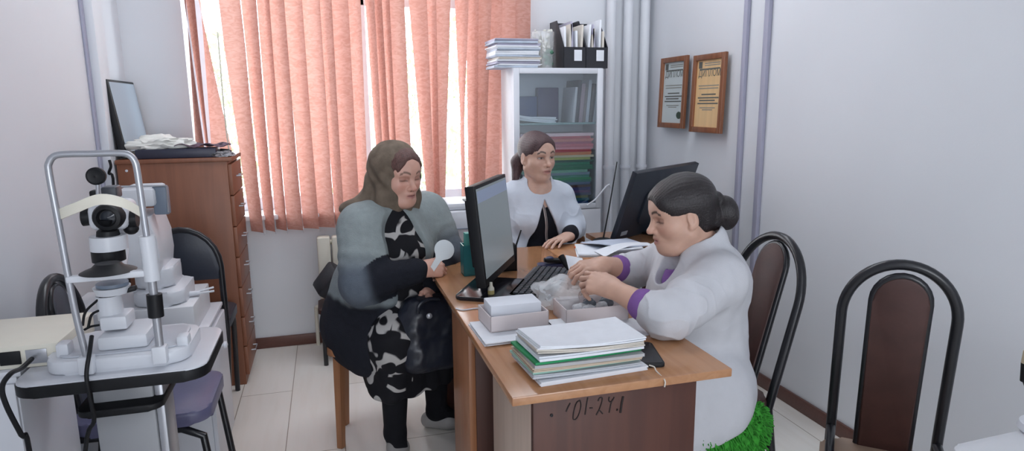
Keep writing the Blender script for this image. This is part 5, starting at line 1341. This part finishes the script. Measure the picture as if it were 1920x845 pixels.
# open front
Cf.cap((.262, 2.47, 1.06), (.280, 2.475, .93), .075, .092, .01, 'sub'); Cf.cap((.280, 2.475, .93), (.325, 2.425, .74), .092, .115, .015, 'sub'); Cf.cap((.345, 2.42, .74), (.37, 2.38, .50), .11, .19, .02, 'sub'); Cf.cap((.38, 2.42, .50), (.37, 2.42, .30), .20, .20, .02, 'sub')
S2 = SDF((-.17, 2.26, .30), (.62, 3.02, 1.04), .005)
S2.cap(elR, lerp3(elR, wrR, .92), .070, .050, .03); S2.cap(elL, lerp3(elL, wrL, .9), .062, .046, .03); S2.cap(lerp3(shR, elR, .8), elR, .072, .070, .03)
join(S2, .03)
CARD = cloth('ombre_knit', (.4, .4, .4, 1), .9, True, .5, 260, .06, 50)
def card_col(V):
    sc = lambda c: np.array(rgb(*c)[:3])
    light, mid, dark = sc((140, 149, 150)), sc((92, 100, 110)), sc((30, 32, 40))
    z = V[:, 2] + .012 * vnoise(V, 7, 5)
    def seg_t(a, b):
        a = A3(a); b = A3(b); t = np.clip(((V - a) @ (b - a)) / ((b - a) @ (b - a)), 0, 1); return t, np.linalg.norm(V - (a + t[:, None] * (b - a)), axis=1)
    C_ = np.zeros((len(V), 3))
    w1 = sstep(.83, .78, z)[:, None]; w2 = sstep(.665, .635, z)[:, None]
    body = light * (1 - w1) + (light * .62 + mid * .38) * w1; body = body * (1 - w2) + dark * w2
    C_[:] = body
    for a, e, w in ((shR, elR, wrR), (shL, elL, wrL)):
        t1, d1 = seg_t(a, e); t2, d2 = seg_t(e, w)
        fore = (d2 < d1) & (d2 < .088); k2 = sstep(.10, .30, t2)[:, None]
        C_ = np.where(fore[:, None], mid * (1 - k2) + dark * k2, C_)
        up = (d1 <= d2) & (d1 < .092); k1 = sstep(.45, .95, t1)[:, None]
        C_ = np.where(up[:, None], light * (1 - k1) + mid * k1, C_)
    return C_
def card_d(V):
    t = (V - A3(elR)); d = np.linalg.norm(t, axis=1); t3 = np.linalg.norm(V - A3(elL), axis=1)
    f = .0045 * np.sin(d * 150 + 2.5 * vnoise(V, 5, 8)) * np.exp(-(d / .13) ** 2) + .004 * np.sin(t3 * 150) * np.exp(-(t3 / .10) ** 2)
    return f + .0022 * vnoise(V * np.array([1, 1, .5]), 11, 9)
field_obj(Cf, 'cardigan', CARD, P1, card_col, disp=card_d)
# leggings and shoes
Lf = SDF((.06, 2.32, .0), (.60, 2.80, .36), .004)
Lf.cap((.20, 2.52, .08), (.21, 2.45, .045), .043, .034, .02); Lf.cap((.395, 2.665, .08), (.46, 2.64, .045), .043, .034, .02)
Lf.cap((.205, 2.47, .40), (.200, 2.52, .075), .060, .044, .02); Lf.cap((.39, 2.61, .40), (.395, 2.665, .075), .060, .043, .02)
Lf.plane((0, 0, 1), (0, 0, .335), .004)
field_obj(Lf, 'leggings', cloth('black_leggings', rgb(20, 21, 26), .8), P1)
def shoe(a, d, name='shoe'):
    d = A3(d); d /= np.linalg.norm(d); a = A3(a); F = SDF(a + (-.2, -.2, -.09), a + (.2, .2, .06), .004)
    h0 = a - d * .035; s_ = np.cross(d, (0, 0, 1))
    F.cap((*(h0)[:2], .036), (*(a + d * .05)[:2], .036), .036, .040, .02); F.cap((*(a + d * .05)[:2], .036), (*(a + d * .135)[:2], .028), .040, .030, .03, sq=((0, 0, 1), .8))
    F.cap(a + (0, 0, .02), a + (0, 0, .09), .036, .045, .01, 'sub'); F.plane((0, 0, -1), (0, 0, .0), .002)
    return field_obj(F, name, mat('grey_shoe_leather', rgb(150, 148, 146), .5, noise=.06), P1)
shoe(aR, (.10, -1, 0)); shoe(aL, (.9, -.35, 0))

bagm = mat('navy_black_leather', rgb(26, 30, 42), .35, noise=.2, bump=.3, bscale=40)
hb = thing('handbag', 'dark navy handbag resting on the headscarf woman\'s lap', 'handbag', (.335, 2.44, .45))
F = SDF((.18, 2.28, .34), (.50, 2.62, .76), .005)
F.cap((.275, 2.44, .54), (.40, 2.47, .54), .085, .085, .05); F.cap((.30, 2.43, .62), (.385, 2.46, .62), .055, .055, .06); F.cap((.29, 2.41, .45), (.40, 2.45, .43), .075, .07, .05)
hbody = field_obj(F, 'body', bagm, hb, disp=lambda V: .006 * vnoise(V, 6, 3) + .003 * vnoise(V, 16, 5))
MB().tube([(.30, 2.38, .60), (.295, 2.365, .655), (.33, 2.38, .675), (.38, 2.42, .66), (.39, 2.43, .62)], .007, 8, smooth=4).build('handle', bagm, hb)
MB().ball((.335, 2.365, .615), (.012, .006, .012), 10).build('clasp', SILVER, hb)
oc = thing('occluder_paddle', 'white round eye occluder paddle held in the woman\'s hand', 'eye paddle', tuple(at(820, 500, Y=2.40)))
pc_ = at(833, 468, Y=2.388); ph_ = at(806, 512, Y=2.412)
ax_ = (pc_ - ph_).normalized(); nn = Vector((-.30, -.92, .1)); Mo = frame(ax_.cross(nn), ax_, pc_); 
L_ = (pc_ - ph_).length
out = []
for k in range(25):
    a = R_(-62 + 304 * k / 24); out.append((.0385 * math.cos(a), .0385 * math.sin(a)))
out += [(-.011, -.045), (-.010, -L_), (.010, -L_), (.011, -.045)]
MB().prism(out, Mo @ Matrix.Translation((0, 0, -.002)), .004, .001).build('paddle', mat('occluder_white', rgb(222, 230, 234), .35), oc)

# ======================================================== the doctor seated behind the desk
P2 = thing('person', 'woman in white coat over black top seated behind the desk before the glass cabinet', 'person', (.99, 3.08, 0))
hd = Head((.966, 2.985, 1.158), head_axes((.28, -.94, -.06)), .98)
LO, HI = (.66, 2.62, .0), (1.30, 3.28, 1.30)
shR, elR, wrR = (.866, 3.06, .955), (.81, 3.02, .74), (.88, 2.92, .64)
shL, elL, wrL = (1.108, 3.055, .945), (1.158, 2.98, .80), (1.085, 2.855, .783)
nb_ = (.985, 3.035, 1.0); hipC = (1.0, 3.10, .52)
B = SDF(LO, HI, .0025)
hd.add(B, full=1.0); hd.neck(B, nb_, .050, .055)
B.cap((.99, 3.045, .88), hipC, .085, .11, .05); B.cap(nb_, (.99, 3.045, .88), .054, .08, .03); B.cap(shR, shL, .045, .045, .05); B.cap((.985, 3.0, .97), (.985, 2.99, .88), .07, .07, .05)
for a, e, w in ((shR, elR, wrR), (shL, elL, wrL)):
    B.cap(a, e, .042, .036, .03); B.cap(e, w, .033, .024, .02)
hand(B, wrL, (-.80, -.58, -.05), (.05, .05, 1), 1, curl=(.12, .28, .22), thumb=(.45, .3), spread=.10, sc=.95)
hand(B, wrR, (.7, -.6, -.25), (-.3, .1, 1), -1, curl=(.3, .4, .3), sc=.95)
for sx in (.92, 1.08): B.cap((sx, 3.08, .52), (sx, 2.74, .50), .075, .055, .03); B.cap((sx, 2.74, .50), (sx, 2.80, .09), .05, .036, .03); B.cap((sx, 2.80, .06), (sx, 2.72, .03), .03, .025, .02)
field_obj(B, 'body', SKIN, P2, lambda V: hd.color(V, SKINC2, closed=.12, brow=(.05, .03, .025), lip=(.38, .14, .13), gaze=(-.003, -.0005), blush=.08), it=1)
Hf = SDF(hd.c - .20, hd.c + .17, .0025)
hd.ell(Hf, (0, -.016, .033), (.0815, .102, .0885), 0); hd.hairline(Hf)
hd.ell(Hf, (0, .112, -.040), (.0670, .084, .117), .010, 'sub')
hd.cap(Hf, (0, .03, -.17), (0, .0, -.065), .14, .075, .01, 'sub')
hd.cap(Hf, (.0, -.108, .005), (.030, -.120, -.045), .030, .034, .02); hd.cap(Hf, (.030, -.120, -.045), (.055, -.105, -.135), .034, .018, .02)
HAIR2 = mat('dark_plum_hair', rgb(66, 42, 44), .4, noise=.5, nscale=60, stretch=(5, 5, 1), bump=.5, bscale=110)
def hair_d(hd_):
    def f(V):
        L = hd_.loc(V); a = np.arctan2(L[:, 0], L[:, 2]); return .0003 * np.sin(a * 61 + 6 * vnoise(V, 9, 2)) + .0010 * vnoise(V, 14, 4)
    return f
field_obj(Hf, 'hair', HAIR2, P2, disp=hair_d(hd))
Tf = SDF((.80, 2.82, .55), (1.18, 3.18, 1.02), .005)
Tf.cap((.99, 3.04, .92), (1.0, 3.06, .62), .105, .135, .05); Tf.ell((.985, 2.985, .84), (.13, .085, .085), k=.05); Tf.ell((.995, 3.0, .68), (.14, .115, .10), k=.05)
Tf.cap((.975, 2.90, 1.03), (.978, 2.885, .955), .045, .012, .008, 'sub')
Tf.cap((.975, 2.96, 1.06), (.978, 2.93, .99), .062, .05, .008, 'sub')
top = field_obj(Tf, 'black_top', cloth('black_knit', rgb(24, 25, 32), .85), P2)
# striped button band down the middle of the top
def front_y(x, z):
    i = int(round((x - Tf.lo[0]) / Tf.h)); k = int(round((z - Tf.lo[2]) / Tf.h)); colm = Tf.g[i, :, k]; j = int(np.argmax(colm < 0)); 
    return Tf.lo[1] + Tf.h * (j - 1) - .0005
bandm = mat('striped_band', rgb(170, 160, 158), .7); 
b = MB(); b.tube([(.978 + .0018 * k, front_y(.978 + .0018 * k, .945 - k * .03) , .945 - k * .03) for k in range(9)], .0065, 6, smooth=2)
b.tube([(.950, front_y(.955, .99) + .006, .995), (.962, front_y(.962, .97) + .003, .97), (.977, front_y(.977, .945), .945)], .0055, 6, smooth=3); b.tube([(1.010, front_y(1.005, .99) + .006, .995), (.996, front_y(.996, .97) + .003, .97), (.980, front_y(.980, .945), .945)], .0055, 6, smooth=3)
b.build('button_band', bandm, top)
b = MB(); b.tube([(.978 + .0018 * k, front_y(.978 + .0018 * k, .945 - k * .03) - .0048, .945 - k * .03) for k in range(9)], .0025, 6, smooth=2); b.build('dark_stripe', BLACK, top)
COAT = cloth('white_coat_cotton', rgb(196, 203, 214), .75, bump=.15, bscale=300, noise=.02)
Cf = SDF(LO, (1.30, 3.28, 1.06), .004)
Cf.cap(shR, shL, .070, .070, .05)
Cf.cap((.99, 3.045, .92), (1.0, 3.07, .58), .130, .160, .06); Cf.ell((.985, 2.985, .84), (.150, .098, .095), k=.05); Cf.ell((.995, 3.01, .68), (.165, .128, .11), k=.05)
Cf.cap((.985, 3.035, .98), (.982, 3.02, 1.035), .076, .070, .02)
Cf.cap((.980, 2.985, 1.09), (.980, 2.985, 1.0), .058, .056, .006, 'sub'); Cf.cap((.978, 2.92, 1.06), (.980, 2.875, .955), .060, .022, .006, 'sub')
Cf.func((.80, 2.70, .45), (1.20, 2.985, 1.02), lambda x, y, z: np.maximum(np.abs(x - .985) - np.clip((.955 - z) * .40, -.05, .105), y - 2.965))
Cf.cap(shR, elR, .064, .058, .03); Cf.cap(elR, lerp3(elR, wrR, .7), .056, .046, .03)
Cf.cap(shL, lerp3(shL, elL, .6), .063, .062, .03); Cf.cap(lerp3(shL, elL, .6), elL, .062, .056, .03); Cf.cap(elL, lerp3(elL, wrL, .52), .055, .050, .03)
Cf.plane((0, 0, -1), (0, 0, .40), .01)
def coat_d(el1, el2, sd):
    def f(V):
        o_ = np.zeros(len(V))
        for e in (el1, el2):
            d = np.linalg.norm(V - A3(e), axis=1); o_ += .0055 * ((1 - np.abs(np.sin(d * 48 + 2.2 * vnoise(V, 5, sd)))) ** 3 - .25) * np.exp(-(d / .14) ** 2)
        return o_ + .0035 * vnoise(V * np.array([1, 1, .45]), 9, sd + 1) + .0012 * ((1 - np.abs(vnoise(V * np.array([.5, .5, 1]), 7, sd + 2))) ** 4 - .3)
    return f
field_obj(Cf, 'coat', COAT, P2, it=4, disp=coat_d(elR, elL, 3))
F = SDF((.95, 2.75, .70), (1.25, 3.05, .90), .004)
F.cap(lerp3(elL, wrL, .45), lerp3(elL, wrL, .86), .0455, .040, .01)
field_obj(F, 'black_cuff', cloth('black_knit', rgb(24, 25, 32), .85), P2)
ck = thing('chair', 'brown wooden chair under the doctor before the glass cabinet', 'chair', (1.0, 3.12, 0))
MB().prism(rrect(.42, .40, .04), Matrix.Translation((1.0, 3.12, .40)), .035, .008).build('seat', STOOLW, ck)
for x, y in ((.82, 2.95), (1.18, 2.95), (1.18, 3.29), (.82, 3.29)): MB().box((x - .018, y - .018, 0), (x + .018, y + .018, .40), .003).build('leg', STOOLW, ck)
MB().tube([(.80, 3.32, .40), (.80, 3.34, .72), (.90, 3.36, .80), (1.1, 3.36, .80), (1.2, 3.34, .72), (1.2, 3.32, .40)], .016, 10, smooth=4).build('back_frame', STOOLW, ck)
MB().tube([(1.19, 3.10, .40), (1.215, 3.06, .70), (1.205, 2.98, .735), (1.2, 3.30, .735)], .013, 8, smooth=4).build('arm_rest', STOOLW, ck)

# ======================================================== the dark-haired doctor at the near side
P3 = thing('person', 'dark-haired woman with bun in white coat leaning over the desk, hands on packets', 'person', (1.2, 1.79, 0))
hd = Head((1.058, 1.80, 1.060), head_axes((-.95, .17, -.22)), 1.0)
LO, HI = (.60, 1.42, .0), (1.50, 2.16, 1.20)
shL, elL, wrL = (1.115, 1.660, .875), (.885, 1.555, .812), (.790, 1.700, .862)
shR, elR, wrR = (1.120, 1.955, .870), (1.005, 2.040, .815), (.868, 1.955, .872)
nb_ = (1.135, 1.79, .94); hipC = (1.11, 1.79, .56)
B = SDF(LO, HI, .0025)
hd.add(B, full=1.05, jowl=.12, nose=1.25); hd.neck(B, nb_, .052, .060)
B.cap((1.135, 1.79, .83), hipC, .095, .12, .05); B.cap(nb_, (1.135, 1.79, .83), .058, .08, .03); B.cap(shL, shR, .05, .05, .05)
for a, e, w in ((shR, elR, wrR), (shL, elL, wrL)):
    B.cap(a, e, .046, .042, .03); B.cap(e, lerp3(e, w, .35), .041, .041, .02); B.cap(lerp3(e, w, .35), w, .041, .0275, .02)
hand(B, wrL, (-.52, .82, .12), (-.45, -.45, .77), 1, curls=[(.45, .75, .5), (.55, .8, .5), (.65, .85, .5), (.75, .9, .5)], thumb=(.35, .3), spread=.05, sc=1.0)
hand(B, wrR, (-.93, -.22, .05), (-.05, -.35, .93), -1, curls=[(.55, .7, .5), (.6, .75, .5), (.65, .8, .5), (.7, .85, .5)], thumb=(.4, .3), spread=.05, sc=1.0)
for sy in (1.68, 1.90): B.cap((1.10, sy, .55), (.84, sy, .53), .08, .06, .03); B.cap((.84, sy, .53), (.86, sy, .09), .055, .036, .03); B.cap((.86, sy, .06), (.76, sy, .03), .03, .026, .02)
field_obj(B, 'body', SKIN, P3, lambda V: hd.color(V, SKINC3, closed=1.0, brow=(.04, .025, .02), lip=(.34, .12, .12), blush=.14), it=1)
Hf = SDF(hd.c - .23, hd.c + .23, .0025)
hd.ell(Hf, (0, -.018, .036), (.0835, .104, .090), 0); hd.hairline(Hf, .080)
hd.ell(Hf, (0, .112, -.036), (.0725, .088, .104), .010, 'sub')
for q in (-1, 1): hd.ell(Hf, (q * .092, .016, -.030), (.032, .036, .045), .010, 'sub')
hd.cap(Hf, (0, .05, -.18), (0, .01, -.075), .14, .072, .01, 'sub')
hd.cap(Hf, (0, -.06, -.03), (0, -.09, -.035), .06, .045, .03)
hd.ell(Hf, (.0, -.141, -.034), (.045, .041, .055), .006); hd.ell(Hf, (.0, -.120, .018), (.026, .022, .024), .006)
HAIR3 = mat('black_brown_hair', rgb(30, 24, 26), .35, noise=.4, nscale=60, stretch=(5, 5, 1), bump=.5, bscale=110)
field_obj(Hf, 'hair', HAIR3, P3, disp=hair_d(hd))
b = MB(); b.tube([hd.p(.022 * math.cos(a), -.117, .0 + .026 * math.sin(a)) for a in np.linspace(0, 2 * PI, 15)[:-1]], .005, 8, closed=True); b.build('hair_tie', mat('grey_hair_tie', rgb(120, 116, 120), .6), P3)
# purple blouse showing at neck and cuffs
PUR = cloth('purple_knit', rgb(124, 88, 150), .85)
F = SDF((.75, 1.45, .70), (1.25, 2.14, 1.02), .0042)
F.cap((1.105, 1.79, .925), (1.12, 1.79, .84), .060, .08, .03); F.cap((1.075, 1.79, .90), (1.05, 1.79, .84), .05, .05, .03)
hd.cap(F, (0, .03, -.06), (0, .03, -.145), .052, .050, .01, 'sub')
F.cap(lerp3(elL, wrL, .22), lerp3(elL, wrL, .44), .0505, .0475, .004); F.cap(lerp3(elR, wrR, .22), lerp3(elR, wrR, .44), .0505, .0475, .004)
field_obj(F, 'purple_blouse', PUR, P3)
Cf = SDF((.78, 1.44, .30), (1.50, 2.16, 1.04), .004)
Cf.cap(shL, shR, .078, .078, .05); Cf.cap((1.135, 1.79, .84), (1.150, 1.79, .60), .133, .145, .06); Cf.ell((1.09, 1.79, .78), (.13, .16, .11), k=.06)
Cf.ell((1.125, 1.785, .50), (.145, .19, .15), k=.06); Cf.cap((1.135, 1.79, .92), (1.140, 1.79, .965), .086, .076, .03)
Cf.ell((1.18, 1.80, .84), (.10, .15, .10), k=.05)
for sy in (1.66, 1.92):
    Cf.cap((1.13, sy, .52), (.92, sy, .55), .115, .095, .05)
Cf.cap((1.10, 1.61, .47), (.98, 1.61, .42), .085, .075, .05); Cf.cap((.95, 1.61, .50), (.97, 1.62, .37), .075, .05, .04); Cf.cap((1.10, 1.62, .44), (1.0, 1.62, .38), .05, .04, .05)
Cf.plane((.41, 0, -.91), (1.238, 1.6, .480), .008)
Cf.cap((1.0, 1.79, 1.02), (1.01, 1.79, .86), .055, .035, .01, 'sub'); Cf.cap((1.115, 1.79, 1.06), (1.125, 1.79, .94), .064, .060, .008, 'sub')
Cf.cap(shL, lerp3(shL, elL, .6), .076, .070, .03); Cf.cap(lerp3(shL, elL, .6), elL, .070, .061, .03); Cf.cap(elL, lerp3(elL, wrL, .24), .060, .057, .02)
Cf.cap(shR, elR, .072, .060, .03); Cf.cap(elR, lerp3(elR, wrR, .26), .058, .056, .02)
COAT3 = cloth('white_coat_cotton_warm', rgb(194, 195, 200), .75, bump=.15, bscale=300, noise=.02)
field_obj(Cf, 'coat', COAT3, P3, it=4, disp=coat_d(elL, elR, 6))
b = MB()
for (px, py) in ((1390, 630), (1247, 520)):
    pass
gc = MB(); rn2 = random.Random(3)
cu = thing('cushion', 'shaggy green cushion on the chair under the dark-haired doctor', 'cushion', (1.22, 1.77, .33))
GRN = mat('green_shag', rgb(58, 150, 48), .9, noise=.35, nscale=40)
F = SDF((.95, 1.46, .26), (1.50, 2.10, .56), .008)
F.cap((1.0, 1.605, .438), (1.215, 1.605, .438), .048, .048, .03); F.cap((1.0, 1.95, .445), (1.215, 1.95, .445), .055, .055, .03); F.cap((1.0, 1.78, .45), (1.215, 1.78, .45), .06, .06, .03)
F.cap((1.0, 1.595, .40), (1.205, 1.595, .40), .045, .045, .03); F.cap((1.02, 1.59, .34), (1.205, 1.59, .34), .04, .04, .03)
core = field_obj(F, 'cushion_body', GRN, cu)
co = np.empty(len(core.data.vertices) * 3, np.float32); core.data.vertices.foreach_get('co', co); co = co.reshape(-1, 3); base = np.array(cu.location)
nrm = np.empty_like(co); core.data.vertices.foreach_get('normal', nrm.ravel()) if False else None
me_ = core.data
for i in rn2.sample(range(len(me_.vertices)), min(3600, len(me_.vertices))):
    v = me_.vertices[i]; p = v.co + Vector(cu.location); 
    d = (v.normal + Vector((rn2.uniform(-.5, .5), rn2.uniform(-.5, .5), rn2.uniform(-.8, .2)))).normalized()
    gc.tube([p - v.normal * .004, p + d * .012, p + d * .020 + Vector((0, 0, -.005))], [.0030, .0026, .0010], 4, caps=False)
fr = gc.build('shag_pile', GRN, cu); fr['kind'] = 'stuff'
